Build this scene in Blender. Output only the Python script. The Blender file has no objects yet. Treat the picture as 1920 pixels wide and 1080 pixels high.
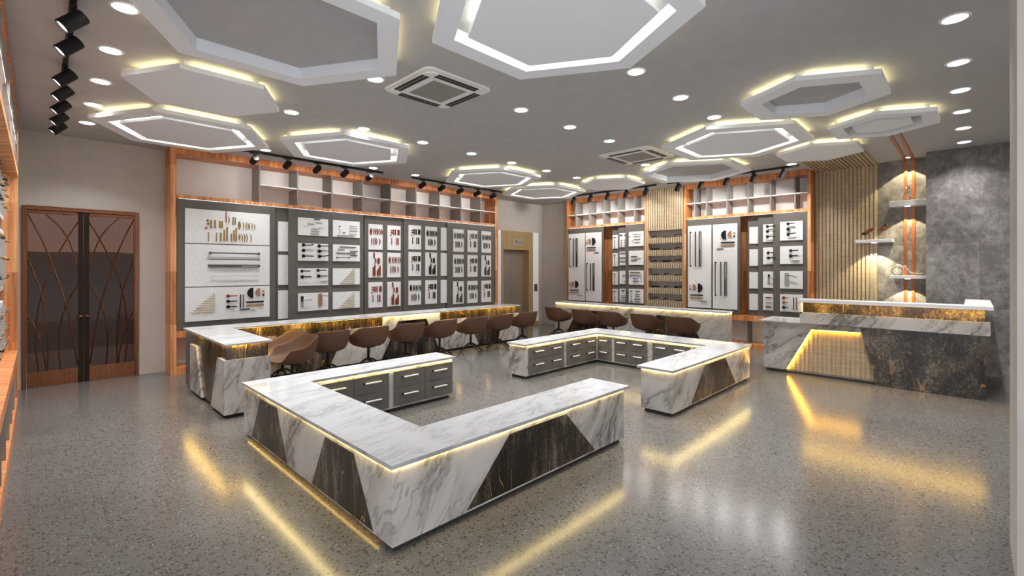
import bpy, bmesh, math, random
from mathutils import Vector, Matrix
random.seed(7)
S = bpy.context.scene
COL = S.collection
PI = math.pi
CEIL = 3.34

# ------------------------------------------------------------------ materials
def _mat(name):
    m = bpy.data.materials.new(name); m.use_nodes = True
    nt = m.node_tree; nt.nodes.clear()
    o = nt.nodes.new('ShaderNodeOutputMaterial')
    b = nt.nodes.new('ShaderNodeBsdfPrincipled')
    nt.links.new(b.outputs[0], o.inputs[0])
    return m, nt, b

class NT:
    """tiny node builder"""
    def __init__(s, nt): s.nt = nt
    def n(s, t, **kw):
        x = s.nt.nodes.new(t)
        for k, v in kw.items(): setattr(x, k, v)
        return x
    def l(s, a, b): s.nt.links.new(a, b)
    def pos(s, scale=(1,1,1), rot=(0,0,0), obj=False):
        if obj:
            src = s.n('ShaderNodeTexCoord').outputs['Object']
        else:
            src = s.n('ShaderNodeNewGeometry').outputs['Position']
        m = s.n('ShaderNodeMapping')
        m.inputs['Rotation'].default_value = rot
        m.inputs['Scale'].default_value = scale
        s.l(src, m.inputs['Vector']); return m.outputs[0]
    def noise(s, v, scale, detail=4, rough=.5, dist=0):
        x = s.n('ShaderNodeTexNoise')
        x.inputs['Scale'].default_value = scale; x.inputs['Detail'].default_value = detail
        x.inputs['Roughness'].default_value = rough; x.inputs['Distortion'].default_value = dist
        s.l(v, x.inputs['Vector']); return x.outputs['Fac']
    def math(s, op, a, b=None, c=None):
        x = s.n('ShaderNodeMath', operation=op)
        for i, v in enumerate((a, b, c)):
            if v is None: continue
            if isinstance(v, (int, float)): x.inputs[i].default_value = v
            else: s.l(v, x.inputs[i])
        return x.outputs[0]
    def ramp(s, f, stops, interp='LINEAR'):
        x = s.n('ShaderNodeValToRGB'); cr = x.color_ramp; cr.interpolation = interp
        while len(cr.elements) < len(stops): cr.elements.new(.5)
        for e, (p, c) in zip(cr.elements, stops):
            e.position = p; e.color = (*c, 1) if len(c) == 3 else c
        s.l(f, x.inputs[0]); return x.outputs[0]
    def mix(s, f, a, b, mode='MIX'):
        x = s.n('ShaderNodeMix', data_type='RGBA', blend_type=mode)
        for sock, v in ((x.inputs[0], f), (x.inputs[6], a), (x.inputs[7], b)):
            if isinstance(v, (int, float)): sock.default_value = v
            elif isinstance(v, tuple): sock.default_value = (*v, 1)
            else: s.l(v, sock)
        return x.outputs[2]

def simple(name, col, rough=.5, metal=0, var=.04, scale=6, spec=None, coat=0):
    m, nt, b = _mat(name); k = NT(nt)
    f = k.noise(k.pos(), scale, 3)
    lo = tuple(c*(1-var) for c in col); hi = tuple(min(1, c*(1+var)) for c in col)
    k.l(k.ramp(f, [(.3, lo), (.7, hi)]), b.inputs['Base Color'])
    b.inputs['Roughness'].default_value = rough; b.inputs['Metallic'].default_value = metal
    if spec is not None: b.inputs['Specular IOR Level'].default_value = spec
    if coat: b.inputs['Coat Weight'].default_value = coat
    return m

def emit(name, col, strength):
    m, nt, b = _mat(name)
    b.inputs['Base Color'].default_value = (.8, .8, .8, 1)
    b.inputs['Emission Color'].default_value = (*col, 1)
    b.inputs['Emission Strength'].default_value = strength
    return m

def marble(name, rot, scale=1.0, base=(.53, .50, .475), cloud=(.31, .287, .268), vein=(.13, .115, .105), amount=1.0, rough=.14, flat=False):
    m, nt, b = _mat(name); k = NT(nt)
    geo = k.n('ShaderNodeNewGeometry'); sep = k.n('ShaderNodeSeparateXYZ'); k.l(geo.outputs['Position'], sep.inputs[0])
    if flat:
        p0 = geo.outputs['Position']
    else:                                   # slabs cut so that the veins climb diagonally
        c0 = k.n('ShaderNodeCombineXYZ')
        k.l(k.math('SUBTRACT', sep.outputs[0], k.math('MULTIPLY', sep.outputs[1], .62)), c0.inputs[0])
        k.l(sep.outputs[2], c0.inputs[1]); k.l(k.math('MULTIPLY', k.math('ADD', sep.outputs[0], sep.outputs[1]), .12), c0.inputs[2]); p0 = c0.outputs[0]
    wz = k.n('ShaderNodeTexNoise'); wz.inputs['Scale'].default_value = 2.2*scale; wz.inputs['Detail'].default_value = 5; wz.inputs['Roughness'].default_value = .6; k.l(p0, wz.inputs['Vector'])
    ws = k.n('ShaderNodeVectorMath', operation='SUBTRACT'); k.l(wz.outputs['Color'], ws.inputs[0]); ws.inputs[1].default_value = (.5, .5, .5)
    wm = k.n('ShaderNodeVectorMath', operation='SCALE'); k.l(ws.outputs[0], wm.inputs[0]); wm.inputs['Scale'].default_value = .2/scale
    wa = k.n('ShaderNodeVectorMath', operation='ADD'); k.l(p0, wa.inputs[0]); k.l(wm.outputs[0], wa.inputs[1])
    def layer(sc, off, det):
        mp = k.n('ShaderNodeMapping'); mp.vector_type = 'TEXTURE'
        mp.inputs['Rotation'].default_value = (0, 0, rot); mp.inputs['Location'].default_value = off
        mp.inputs['Scale'].default_value = (4.6/sc, 1/sc, 1/sc); k.l(wa.outputs[0], mp.inputs['Vector'])
        return k.noise(mp.outputs[0], 1.0, det, .55)
    def ridge(f): return k.math('ABSOLUTE', k.math('SUBTRACT', f, .5))
    a = layer(3.0*scale, (0, 0, 0), 4); bq = layer(6.5*scale, (3.1, 1.7, 0), 3); fine = k.noise(p0, 55*scale, 4, .75)
    cl = k.ramp(ridge(a), [(0, (1, 1, 1)), (.05, (.68, .68, .68)), (.11, (.2, .2, .2)), (.2, (0, 0, 0))])
    blot = k.ramp(k.noise(p0, 2.0*scale, 4, .6), [(.36, (.2, .2, .2)), (.56, (1, 1, 1))])
    v1 = k.ramp(k.math('ADD', ridge(a), k.math('MULTIPLY', k.math('SUBTRACT', fine, .5), .035)), [(0, (1, 1, 1)), (.010, (.6, .6, .6)), (.024, (0, 0, 0))])
    v2 = k.ramp(ridge(bq), [(0, (.75, .75, .75)), (.012, (.35, .35, .35)), (.035, (0, 0, 0))])
    gate = k.ramp(k.noise(p0, 1.7*scale, 3), [(.38, (0, 0, 0)), (.52, (1, 1, 1))])
    c = k.mix(k.math('MULTIPLY', k.math('MULTIPLY', cl, blot), .97*amount), base, cloud)
    c = k.mix(k.math('MULTIPLY', k.math('MULTIPLY', v1, blot), .9*amount), c, vein)
    c = k.mix(k.math('MULTIPLY', k.math('MULTIPLY', v2, gate), .7*amount), c, vein)
    k.l(c, b.inputs['Base Color'])
    b.inputs['Roughness'].default_value = rough
    return m

def dark_marble(name, stretch=(7, 7, .8), gold=1.0, streak=True):
    m, nt, b = _mat(name); k = NT(nt)
    p = k.pos(stretch)
    n1 = k.noise(p, 1.6 if streak else 8.5, 9, .72, .5)
    n2 = k.noise(k.pos((1, 1, .55)), 2.1, 4, .6, .3)
    n3 = k.noise(k.pos((1, 1, .8)), 48, 5, .8)
    f = k.math('ADD', k.math('MULTIPLY', n1, .55), k.math('MULTIPLY', n2, .55))
    f = k.math('ADD', f, k.math('MULTIPLY', k.math('SUBTRACT', n3, .5), .36 if streak else .55))
    c = k.ramp(f, [(.46, (.010, .007, .005)), (.55, (.034, .025, .017)), (.64, (.115, .09, .068)), (.76, (.27, .23, .185))])
    # sparse thin golden veins
    gp = k.pos((4.2, 4.2, 1.0), (.45, .3, .0))
    g = k.math('ABSOLUTE', k.math('SUBTRACT', k.noise(gp, 1.9, 1, .4, .3), .5))
    gv = k.ramp(g, [(0, (1, 1, 1)), (.003, (1, 1, 1)), (.0065, (0, 0, 0))])
    gm = k.ramp(k.noise(k.pos((1.6, 1.6, 1.3)), 3.1, 1), [(.56, (0, 0, 0)), (.60, (1, 1, 1))])
    gg = k.math('MULTIPLY', k.math('MULTIPLY', gv, gm), gold)
    k.l(k.mix(gg, c, (.50, .25, .06)), b.inputs['Base Color'])
    b.inputs['Roughness'].default_value = .2
    return m

def wood(name, dark, mid, light, freq=26, block=.78):
    m, nt, b = _mat(name); k = NT(nt)
    geo = k.n('ShaderNodeNewGeometry'); sep = k.n('ShaderNodeSeparateXYZ'); k.l(geo.outputs['Position'], sep.inputs[0])
    s = k.math('ADD', sep.outputs[0], sep.outputs[1])
    cmb = k.n('ShaderNodeCombineXYZ')
    blk = k.math('FLOOR', k.math('DIVIDE', k.math('ADD', sep.outputs[2], .05), block))
    k.l(s, cmb.inputs[0]); k.l(k.math('MULTIPLY', sep.outputs[2], .035), cmb.inputs[1]); k.l(k.math('MULTIPLY', blk, 3.7), cmb.inputs[2])
    f = k.noise(cmb.outputs[0], freq, 5, .6, .25)
    wn = k.n('ShaderNodeTexWhiteNoise', noise_dimensions='1D'); k.l(blk, wn.inputs['W'])
    f2 = k.math('ADD', f, k.math('MULTIPLY', k.math('SUBTRACT', wn.outputs[0], .5), .16))
    k.l(k.ramp(f2, [(.30, dark), (.5, mid), (.68, light)]), b.inputs['Base Color'])
    b.inputs['Roughness'].default_value = .38
    return m

def slat_wood(name):
    m, nt, b = _mat(name); k = NT(nt)
    f = k.noise(k.pos((14, 14, 1.2)), 3, 4, .6)
    g = k.noise(k.pos((2, 2, 26)), 2, 3, .6)
    f2 = k.math('ADD', k.math('MULTIPLY', f, .5), k.math('MULTIPLY', g, .5))
    k.l(k.ramp(f2, [(.36, (.35, .262, .165)), (.64, (.55, .435, .295))]), b.inputs['Base Color'])
    b.inputs['Roughness'].default_value = .5
    return m

def terrazzo():
    m, nt, b = _mat('terrazzo'); k = NT(nt)
    p = k.pos()
    base = k.ramp(k.noise(p, 1.3, 4), [(.35, (.135, .127, .119)), (.65, (.165, .155, .145))])
    fine = k.noise(p, 95, 3, .6)
    base = k.mix(k.ramp(fine, [(.40, (.55, .55, .55)), (.56, (0, 0, 0))]), base, (.118, .107, .098))
    wob = k.n('ShaderNodeVectorMath', operation='ADD')
    nz = k.n('ShaderNodeTexNoise'); nz.inputs['Scale'].default_value = 30; nz.inputs['Detail'].default_value = 2; k.l(p, nz.inputs['Vector'])
    sc = k.n('ShaderNodeVectorMath', operation='SCALE'); k.l(nz.outputs['Color'], sc.inputs[0]); sc.inputs['Scale'].default_value = .016
    k.l(p, wob.inputs[0]); k.l(sc.outputs[0], wob.inputs[1])
    def chips(scale, r0, r1, keep, col, base):
        v = k.n('ShaderNodeTexVoronoi'); v.inputs['Scale'].default_value = scale; k.l(wob.outputs[0], v.inputs['Vector'])
        sp = k.n('ShaderNodeSeparateColor'); k.l(v.outputs['Color'], sp.inputs[0])
        rad = k.math('ADD', k.math('MULTIPLY', sp.outputs[1], r1 - r0), r0)
        inside = k.math('LESS_THAN', v.outputs['Distance'], rad)
        on = k.math('LESS_THAN', sp.outputs[0], keep)
        return k.mix(k.math('MULTIPLY', inside, k.math('MULTIPLY', on, .9)), base, col)
    c = chips(50, .24, .50, .50, (.062, .05, .042), base)
    c = chips(105, .2, .46, .42, (.085, .07, .06), c)
    c = chips(70, .2, .36, .12, (.34, .32, .30), c)
    k.l(c, b.inputs['Base Color'])
    b.inputs['Roughness'].default_value = .175
    b.inputs['Specular IOR Level'].default_value = .55
    return m

def concrete():
    m, nt, b = _mat('concrete_tile'); k = NT(nt)
    p = k.pos((1, 1, .85))
    f = k.math('ADD', k.math('MULTIPLY', k.noise(p, 10, 9, .75, .3), .62), k.math('MULTIPLY', k.noise(p, 2.2, 4, .6), .42))
    rnd = k.n('ShaderNodeNewGeometry').outputs['Random Per Island']
    f = k.math('ADD', f, k.math('MULTIPLY', k.math('SUBTRACT', rnd, .5), .12))
    k.l(k.ramp(f, [(.36, (.075, .065, .060)), (.52, (.185, .165, .155)), (.66, (.36, .335, .32)), (.76, (.48, .455, .44))]), b.inputs['Base Color'])
    b.inputs['Roughness'].default_value = .42
    return m

def glass():
    m = bpy.data.materials.new('tinted_glass'); m.use_nodes = True; nt = m.node_tree; nt.nodes.clear(); k = NT(nt)
    o = k.n('ShaderNodeOutputMaterial'); t = k.n('ShaderNodeBsdfTransparent'); g = k.n('ShaderNodeBsdfGlossy'); mx = k.n('ShaderNodeMixShader')
    t.inputs[0].default_value = (.265, .205, .184, 1); g.inputs['Roughness'].default_value = .03; g.inputs['Color'].default_value = (.8, .75, .7, 1)
    f = k.n('ShaderNodeFresnel'); f.inputs[0].default_value = 1.32
    k.l(f.outputs[0], mx.inputs[0]); k.l(t.outputs[0], mx.inputs[1]); k.l(g.outputs[0], mx.inputs[2]); k.l(mx.outputs[0], o.inputs[0])
    return m

def bronze():
    m, nt, b = _mat('brushed_bronze'); k = NT(nt)
    f = k.noise(k.pos((30, 30, .6)), 4, 3)
    k.l(k.ramp(f, [(.3, (.15, .06, .032)), (.7, (.25, .112, .062))]), b.inputs['Base Color'])
    b.inputs['Roughness'].default_value = .36; b.inputs['Metallic'].default_value = 1
    return m

M = dict(
    floor=terrazzo(),
    ceiling=simple('ceiling_paint', (.445, .438, .437), .8),
    wall=simple('wall_paint', (.52, .475, .43), .75),
    white=simple('white_paint', (.90, .925, .96), .55, var=.01),
    whitegloss=simple('white_lacquer', (.82, .81, .80), .25, var=.01),
    grey=simple('grey_laminate', (.115, .102, .09), .5, var=.03),
    greylight=simple('pale_grey_laminate', (.84, .82, .80), .5, var=.03),
    greymid=simple('mid_grey_laminate', (.25, .235, .218), .5, var=.03),
    recess=simple('recess_grey', (.40, .38, .36), .5, var=.03),
    board=simple('speckled_white_board', (.81, .80, .79), .4, var=.05, scale=30),
    marble=marble('white_marble', 1.02, 1.0),
    edge=simple('worktop_edge_shade', (.40, .385, .39), .3, var=.25, scale=9),
    topmarble=marble('worktop_marble', .25, 1.35, base=(.66, .655, .655), cloud=(.50, .492, .49), vein=(.36, .35, .345), amount=.62, rough=.12, flat=True),
    stone=dark_marble('dark_gold_veined_stone'),
    stoneband=dark_marble('dark_stone_band', (1, 1, .8), 1.0, False),
    wood=wood('zebra_wood', (.36, .11, .033), (.66, .24, .08), (.88, .46, .20)),
    slat=slat_wood('oak_slat'),
    oak=wood('oak_veneer', (.30, .20, .09), (.38, .26, .125), (.46, .33, .17), 14, 5.0),
    concrete=concrete(),
    bronze=bronze(),
    darkbronze=simple('dark_bronze', (.022, .010, .006), .5, spec=.2),
    glass=glass(),
    copper=simple('copper_strip', (.33, .092, .03), .4, .25),
    black=simple('black_metal', (.012, .011, .011), .45, .1, spec=.3),
    blackp=simple('black_powder_coat', (.014, .013, .012), .6, spec=.2),
    plinth=simple('dark_plinth', (.03, .026, .023), .5),
    tan=simple('tan_leather_shell', (.098, .043, .021), .55, var=.05),
    chrome=simple('satin_steel', (.62, .60, .58), .25, .95),
    elev=simple('elevator_steel', (.50, .44, .40), .35, .7),
    red=simple('red_brown_metal', (.26, .055, .022), .4, .3),
    pod=simple('polished_red_wood', (.13, .034, .016), .18),
    gold=simple('aged_gold', (.36, .21, .055), .4, .5),
    palegold=simple('pale_gold', (.62, .52, .30), .4, .3),
    dkgrey=simple('bronze_grey_metal', (.10, .085, .075), .4, .4),
    ltgrey=simple('light_grey_metal', (.42, .40, .385), .4, .3),
    orange=simple('orange_lacquer', (.55, .14, .045), .4),
    woodtan=simple('tan_wood_pull', (.36, .19, .10), .5),
    violet=simple('violet_enamel', (.16, .12, .55), .4),
    ceramic=simple('white_metal', (.75, .72, .68), .35),
    led_hex=emit('warm_led_strip', (1, .84, .42), 7.5),
    led_channel=emit('channel_led_strip', (1, .95, .80), 7),
    led_desk=emit('amber_led_strip', (1, .60, .10), 42),
    led_base=emit('base_led_strip', (1, .60, .08), 3),
    led_slat=emit('amber_led_profile', (1, .5, .02), 30),
    led_soft=emit('soft_amber_led_strip', (1, .75, .27), 52),
    led_cool=emit('cool_white_led_strip', (.85, .92, 1), 1.6),
    lamp=emit('lamp_diffuser', (1, .98, .95), 9),
    soil=simple('outside_paving', (.35, .31, .28), .9),
    hill=simple('distant_hill', (.13, .105, .095), 1.0),
)

# ------------------------------------------------------------------ mesh builder
WL = {}                                     # world location of every object used as a parent
def reg(o, w): WL[o] = Vector(w); return o
def tag(o, label=None, cat=None, group=None, kind=None):
    if label: o['label'] = label
    if cat: o['category'] = cat
    if group: o['group'] = group
    if kind: o['kind'] = kind
    return o

class MB:
    def __init__(s): s.v = []; s.f = []; s.smooth = set()
    def add(s, vs, fs, smooth=False):
        n = len(s.v); s.v += [Vector(p) for p in vs]
        for f in fs:
            if smooth: s.smooth.add(len(s.f))
            s.f.append([i+n for i in f])
        return s
    def box(s, x0, x1, y0, y1, z0, z1):
        x0, x1 = sorted((x0, x1)); y0, y1 = sorted((y0, y1)); z0, z1 = sorted((z0, z1))
        return s.add([(x, y, z) for z in (z0, z1) for y in (y0, y1) for x in (x0, x1)],
                     [(0, 2, 3, 1), (4, 5, 7, 6), (0, 1, 5, 4), (2, 6, 7, 3), (0, 4, 6, 2), (1, 3, 7, 5)])
    def prism(s, poly, z0, z1):             # poly in xy, extruded in z
        n = len(poly)
        return s.add([(x, y, z0) for x, y in poly] + [(x, y, z1) for x, y in poly],
                     [tuple(range(n))[::-1], tuple(range(n, 2*n))] + [(i, (i+1) % n, n+(i+1) % n, n+i) for i in range(n)])
    def fprism(s, F, poly, n0, n1):         # poly in the (u, z) plane of wall frame F, extruded along its normal
        n = len(poly)
        return s.add([F(u, n0, z) for u, z in poly] + [F(u, n1, z) for u, z in poly],
                     [tuple(range(n)), tuple(range(n, 2*n))[::-1]] + [(i, (i+1) % n, n+(i+1) % n, n+i) for i in range(n)])
    def fbox(s, F, u0, u1, n0, n1, z0, z1):
        return s.fprism(F, [(u0, z0), (u1, z0), (u1, z1), (u0, z1)], n0, n1)
    def ring(s, outer, inner, z0, z1):
        n = len(outer)
        vs = [(x, y, z) for z in (z0, z1) for P in (outer, inner) for x, y in P]
        fs = []
        for i in range(n):
            j = (i+1) % n; o0, i0, o1, i1 = 0, n, 2*n, 3*n
            fs += [(o0+i, i0+i, i0+j, o0+j), (o1+i, o1+j, i1+j, i1+i), (o0+i, o0+j, o1+j, o1+i), (i0+i, i1+i, i1+j, i0+j)]
        return s.add(vs, fs)
    def tube(s, pts, r, n=8, closed=False, flat=1.0):
        pts = [Vector(p) for p in pts]; L = len(pts); rr = r if isinstance(r, (list, tuple)) else [r]*L
        vs = []; up = None
        for i, p in enumerate(pts):
            a = pts[(i-1) % L] if (closed or i) else p; c = pts[(i+1) % L] if (closed or i < L-1) else p
            t = (c-a).normalized()
            if up is None:
                up = Vector((0, 0, 1)) if abs(t.z) < .9 else Vector((1, 0, 0))
            b = t.cross(up)
            if b.length < 1e-6: b = t.cross(Vector((0, 1, 0)))
            b.normalize(); up2 = b.cross(t).normalized(); up = up2
            vs += [p + (b*math.cos(2*PI*k/n) + up2*math.sin(2*PI*k/n)*flat)*rr[i] for k in range(n)]
        fs = []
        for i in range(L if closed else L-1):
            j = (i+1) % L
            fs += [(i*n+k, i*n+(k+1) % n, j*n+(k+1) % n, j*n+k) for k in range(n)]
        base = len(s.v); s.add(vs, fs, True)
        if not closed:
            s.f.append([base+k for k in range(n)][::-1]); s.f.append([base+(L-1)*n+k for k in range(n)])
        return s
    def lathe(s, prof, c=(0, 0, 0), n=20, axis=None, loop=False):   # prof (r,z); axis optional Matrix
        vs = []
        for r, z in prof: vs += [Vector((r*math.cos(2*PI*k/n), r*math.sin(2*PI*k/n), z)) for k in range(n)]
        if axis: vs = [axis @ v for v in vs]
        vs = [v + Vector(c) for v in vs]
        Lp = len(prof)
        fs = [(i*n+k, i*n+(k+1) % n, (i+1) % Lp*n+(k+1) % n, (i+1) % Lp*n+k) for i in range(Lp if loop else Lp-1) for k in range(n)]
        base = len(s.v); s.add(vs, fs, True)
        if loop: return s
        s.f.append([base+k for k in range(n)][::-1]); s.f.append([base+(len(prof)-1)*n+k for k in range(n)])
        return s
    def ball(s, c, rx, ry=None, rz=None, n=12, m=8, R=None):
        ry = ry or rx; rz = rz or rx; vs = []
        for i in range(m+1):
            a = PI*i/m
            for k in range(n):
                b = 2*PI*k/n; v = Vector((rx*math.sin(a)*math.cos(b), ry*math.sin(a)*math.sin(b), rz*math.cos(a)))
                if R: v = R @ v
                vs.append(v + Vector(c))
        return s.add(vs, [(i*n+k, i*n+(k+1) % n, (i+1)*n+(k+1) % n, (i+1)*n+k) for i in range(m) for k in range(n)], True)
    def build(s, name, mat, parent=None, origin=None, bevel=0):
        w = Vector(origin) if origin is not None else (WL[parent] if parent else Vector())
        me = bpy.data.meshes.new(name)
        me.from_pydata([v - w for v in s.v], [], s.f)
        bm = bmesh.new(); bm.from_mesh(me)
        bmesh.ops.remove_doubles(bm, verts=bm.verts, dist=1e-6)
        bmesh.ops.recalc_face_normals(bm, faces=bm.faces)
        bm.to_mesh(me); bm.free()
        if s.smooth:
            for p in me.polygons: p.use_smooth = True
            me.set_sharp_from_angle(angle=math.radians(38))
        me.materials.append(M[mat] if isinstance(mat, str) else mat)
        o = bpy.data.objects.new(name, me); COL.objects.link(o)
        if parent:
            o.parent = parent; o.location = w - WL[parent]
        else: o.location = w
        WL[o] = w
        if bevel:
            md = o.modifiers.new('bevel', 'BEVEL'); md.width = bevel; md.segments = 2; md.limit_method = 'ANGLE'
        return o

def edged(o):                               # shade on a worktop's side faces, painted as a darker grey
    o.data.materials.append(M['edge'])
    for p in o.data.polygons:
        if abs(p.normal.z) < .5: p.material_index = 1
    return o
def thing(name, label, cat, loc, group=None):
    o = bpy.data.objects.new(name, None); COL.objects.link(o); o.empty_display_size = .1
    o.location = loc; reg(o, loc); return tag(o, label, cat, group)
def struct(name, mb, mat, bevel=0):
    o = mb.build(name, mat, bevel=bevel); o['kind'] = 'structure'; return o
def copy_tree(o, parent=None):
    c = o.copy(); COL.objects.link(c)
    if parent: c.parent = parent
    for ch in list(o.children): copy_tree(ch, c)
    return c
def frame(ox, oy, ux, uy):                  # wall frame: u runs to the right as seen from the room, n out of the wall
    nx, ny = uy, -ux
    return lambda u, n, z: (ox + u*ux + n*nx, oy + u*uy + n*ny, z)
FA = frame(0, 8.30, 1, 0)                   # long left wall (u = x)
FB = frame(9.70, 0, 0, -1)                  # far right wall (u = -y)
FL = frame(-.165, 0, 0, 1)                  # wall beside the camera (u = y)
FR = frame(7.83, 0, 0, -1)                  # reception front (u = -y)

def ordinal(i, n, words=('leftmost', 'second from the left', 'third from the left', 'fourth from the left', 'fifth from the left',
                         'sixth from the left', 'seventh from the left', 'eighth from the left', 'ninth from the left')):
    return 'rightmost' if i == n-1 and n > 1 else words[i]

# ------------------------------------------------------------------ room shell
struct('floor', MB().box(-.75, 10.4, -1.8, 8.95, -.12, 0), 'floor')
struct('ceiling', MB().box(-.75, 10.4, -1.8, 8.95, CEIL, CEIL+.12), 'ceiling')
w = MB(); w.box(-.75, -.154, 8.70, 8.85, 0, CEIL); w.box(-.154, 1.023, 8.70, 8.85, 2.367, CEIL); w.box(1.023, 8.436, 8.70, 8.85, 0, CEIL)
w.box(8.436, 9.435, 8.70, 8.85, 2.075, CEIL); w.box(9.435, 10.17, 8.70, 8.85, 0, CEIL)
struct('wall_far_left', w, 'wall')
struct('wall_far_right', MB().box(10.02, 10.17, .5, 8.70, 0, CEIL), 'wall')
struct('wall_left', MB().box(-.75, -.56, 2.4, 8.70, 0, CEIL), 'wall')
struct('wall_right', MB().box(3.90, 10.17, -1.95, -1.80, 0, CEIL), 'wall')
# right-hand pillar beside the camera
struct('pillar_right', MB().box(3.28, 3.90, -.75, -.145, 0, CEIL), 'wall')
# outside the door: paving and a range of hills under the evening sky
struct('ground_outside', MB().box(-40, 60, 12.5, 80, -.2, -.02), 'hill')
struct('paving_outside', MB().box(-40, 60, 9.05, 12.5, -.2, -.02), 'soil')
hl = MB(); hp = [(-60 + 6*i, 2.2 + .35*math.sin(i*.9) + .25*math.sin(i*2.3+1)) for i in range(22)]
hl.add([(x, 62, -.2) for x, z in hp] + [(x, 70, z+1.2) for x, z in hp] + [(x, 78, -.2) for x, z in hp],
       [(i, i+1, 22+i+1, 22+i) for i in range(21)] + [(22+i, 22+i+1, 44+i+1, 44+i) for i in range(21)])
struct('hills_outside', hl, 'hill')

# concrete tiling on the right of the far right wall: a shallow bay and a thicker front part
c = MB()
zs = [0, .977, 1.935, 2.93, CEIL]
for i in range(4):
    for a, b in ((.53, 1.16),):
        c.box(10.0, 10.02, a, b, zs[i]+.0012, zs[i+1]-.0012)
    ys = [.53, -.057, -.644, -1.231, -1.8]
    for a, b in zip(ys, ys[1:]):
        c.box(9.60, 9.62, b+.0012, a-.0012, zs[i]+.0012, zs[i+1]-.0012)
struct('wall_right_concrete', c, 'concrete')
struct('wall_right_core', MB().box(9.62, 10.02, -1.8, .53, 0, CEIL).box(10.02, 10.17, -1.8, .5, 0, CEIL), 'grey')

# slatted oak panel beside it, climbing over onto the ceiling
s = MB(); s.box(10.0, 10.02, 1.165, 2.07, 0, CEIL)
for i in range(16):
    y = 1.172 + i*.0565
    s.box(9.975, 10.0, y, y+.034, 0, CEIL-.03)
sl = thing('slatted_wall_panel', 'oak slatted cladding on the wall behind the reception desk, running up to the ceiling', 'wall panel', (10.0, 1.6, 0))
s.build('slatted_panel', 'slat', sl)
s = MB(); s.box(8.0, 9.975, 1.165, 2.07, CEIL-.008, CEIL)
for i in range(16):
    y = 1.172 + i*.0565
    s.box(8.0, 9.975, y, y+.034, CEIL-.034, CEIL-.008)
s.build('ceiling_slats', 'slat', sl)

# two copper strips up the concrete and over the ceiling
for (a, b, t) in ((.780, .820, 'left'), (.684, .723, 'right')):
    r = thing('copper_strip', 'copper strip up the concrete bay and along the ceiling, %s one of the pair' % t, 'metal strip', (9.99, (a+b)/2, 0), 'copper strips on the concrete bay')
    MB().box(9.985, 10.0, a, b, 0, CEIL-.015).build('wall_strip', 'copper', r)
    MB().box(7.3, 10.0, a, b, CEIL-.015, CEIL).build('ceiling_strip', 'copper', r)

# ------------------------------------------------------------------ door_1: double door with arched bars
def catmull(pts, n=8):
    P = [Vector(p) for p in pts]; P = [P[0]*2-P[1]] + P + [P[-1]*2-P[-2]]; out = []
    for i in range(1, len(P)-2):
        for k in range(n):
            t = k/n; a, b, c_, d = P[i-1:i+3]
            out.append(.5*((2*b) + (c_-a)*t + (2*a-5*b+4*c_-d)*t*t + (3*b-a-3*c_+d)*t**3))
    return out + [P[-2]]
dr = thing('door_1', 'copper-framed glass double door with crossing curved bars', 'door', (.434, 8.70, 0))
dr['kind'] = 'structure'
fr = MB(); fr.box(-.154, -.112, 8.665, 8.78, 0, 2.367); fr.box(.981, 1.023, 8.665, 8.78, 0, 2.367); fr.box(-.112, .981, 8.665, 8.78, 2.318, 2.367)
fr.build('door_frame', 'bronze', dr, bevel=.004)
curves = [[(-.101, 2.261), (.025, 1.935), (.126, 1.599), (.259, 1.054), (.327, .608), (.37, .24)],
          [(.061, 2.275), (.192, 2.114), (.278, 1.947), (.347, 1.708), (.380, 1.519)],
          [(.380, 2.194), (.269, 1.959), (.126, 1.599), (.025, 1.21), (-.021, .877), (-.03, .543), (-.003, .204)],
          [(-.105, 1.7), (-.039, 1.469), (.025, 1.21), (.07, .791), (.085, .529), (.08, .205)],
          [(.380, 1.358), (.259, 1.068), (.192, .728), (.186, .465), (.202, .205)],
          [(-.105, .947), (-.03, .774), (.034, .509), (.07, .205)]]
for side in (0, 1):
    mx = (lambda x: x) if not side else (lambda x: .868 - x)
    X = lambda a, b: sorted((mx(a), mx(b)))
    lf = MB(); a, b = X(-.110, .378); lf.box(a, b, 8.69, 8.735, .003, .205); lf.box(a, b, 8.69, 8.735, 2.278, 2.316)
    leaf = lf.build('door_leaf', 'bronze', dr, bevel=.003)
    a, b = X(-.110, -.104); MB().box(a, b, 8.69, 8.735, .205, 2.278).build('outer_stile', 'bronze', leaf)
    a, b = X(.378, .4325); o = MB().box(a, b, 8.685, 8.74, .003, 2.316).build('meeting_stile', 'darkbronze', leaf)
    o['label'] = 'dark meeting stile'
    a, b = X(-.104, .378); MB().box(a, b, 8.708, 8.716, .205, 2.278).build('glass_pane', 'glass', leaf)
    for cv in curves:
        pts = [(mx(x), 8.697, z) for x, z in (((p.x, p.y) for p in catmull([(x, z, 0) for x, z in cv])))]
        MB().tube(pts, .0095, 6).build('curved_bar', 'bronze', leaf)
    hx = .405 if not side else .463; sgn = -1 if not side else 1
    MB().lathe([(.016, 0), (.016, .012), (.010, .016), (.008, .045)], (hx, 8.685, .90), 12, Matrix.Rotation(PI/2, 3, 'X')).tube(
        [(hx, 8.642, .90), (hx+sgn*.02, 8.638, .900), (hx+sgn*.035, 8.638, .885), (hx+sgn*.043, 8.640, .862)], .008, 8).build('door_handle', 'bronze', leaf)

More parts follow.
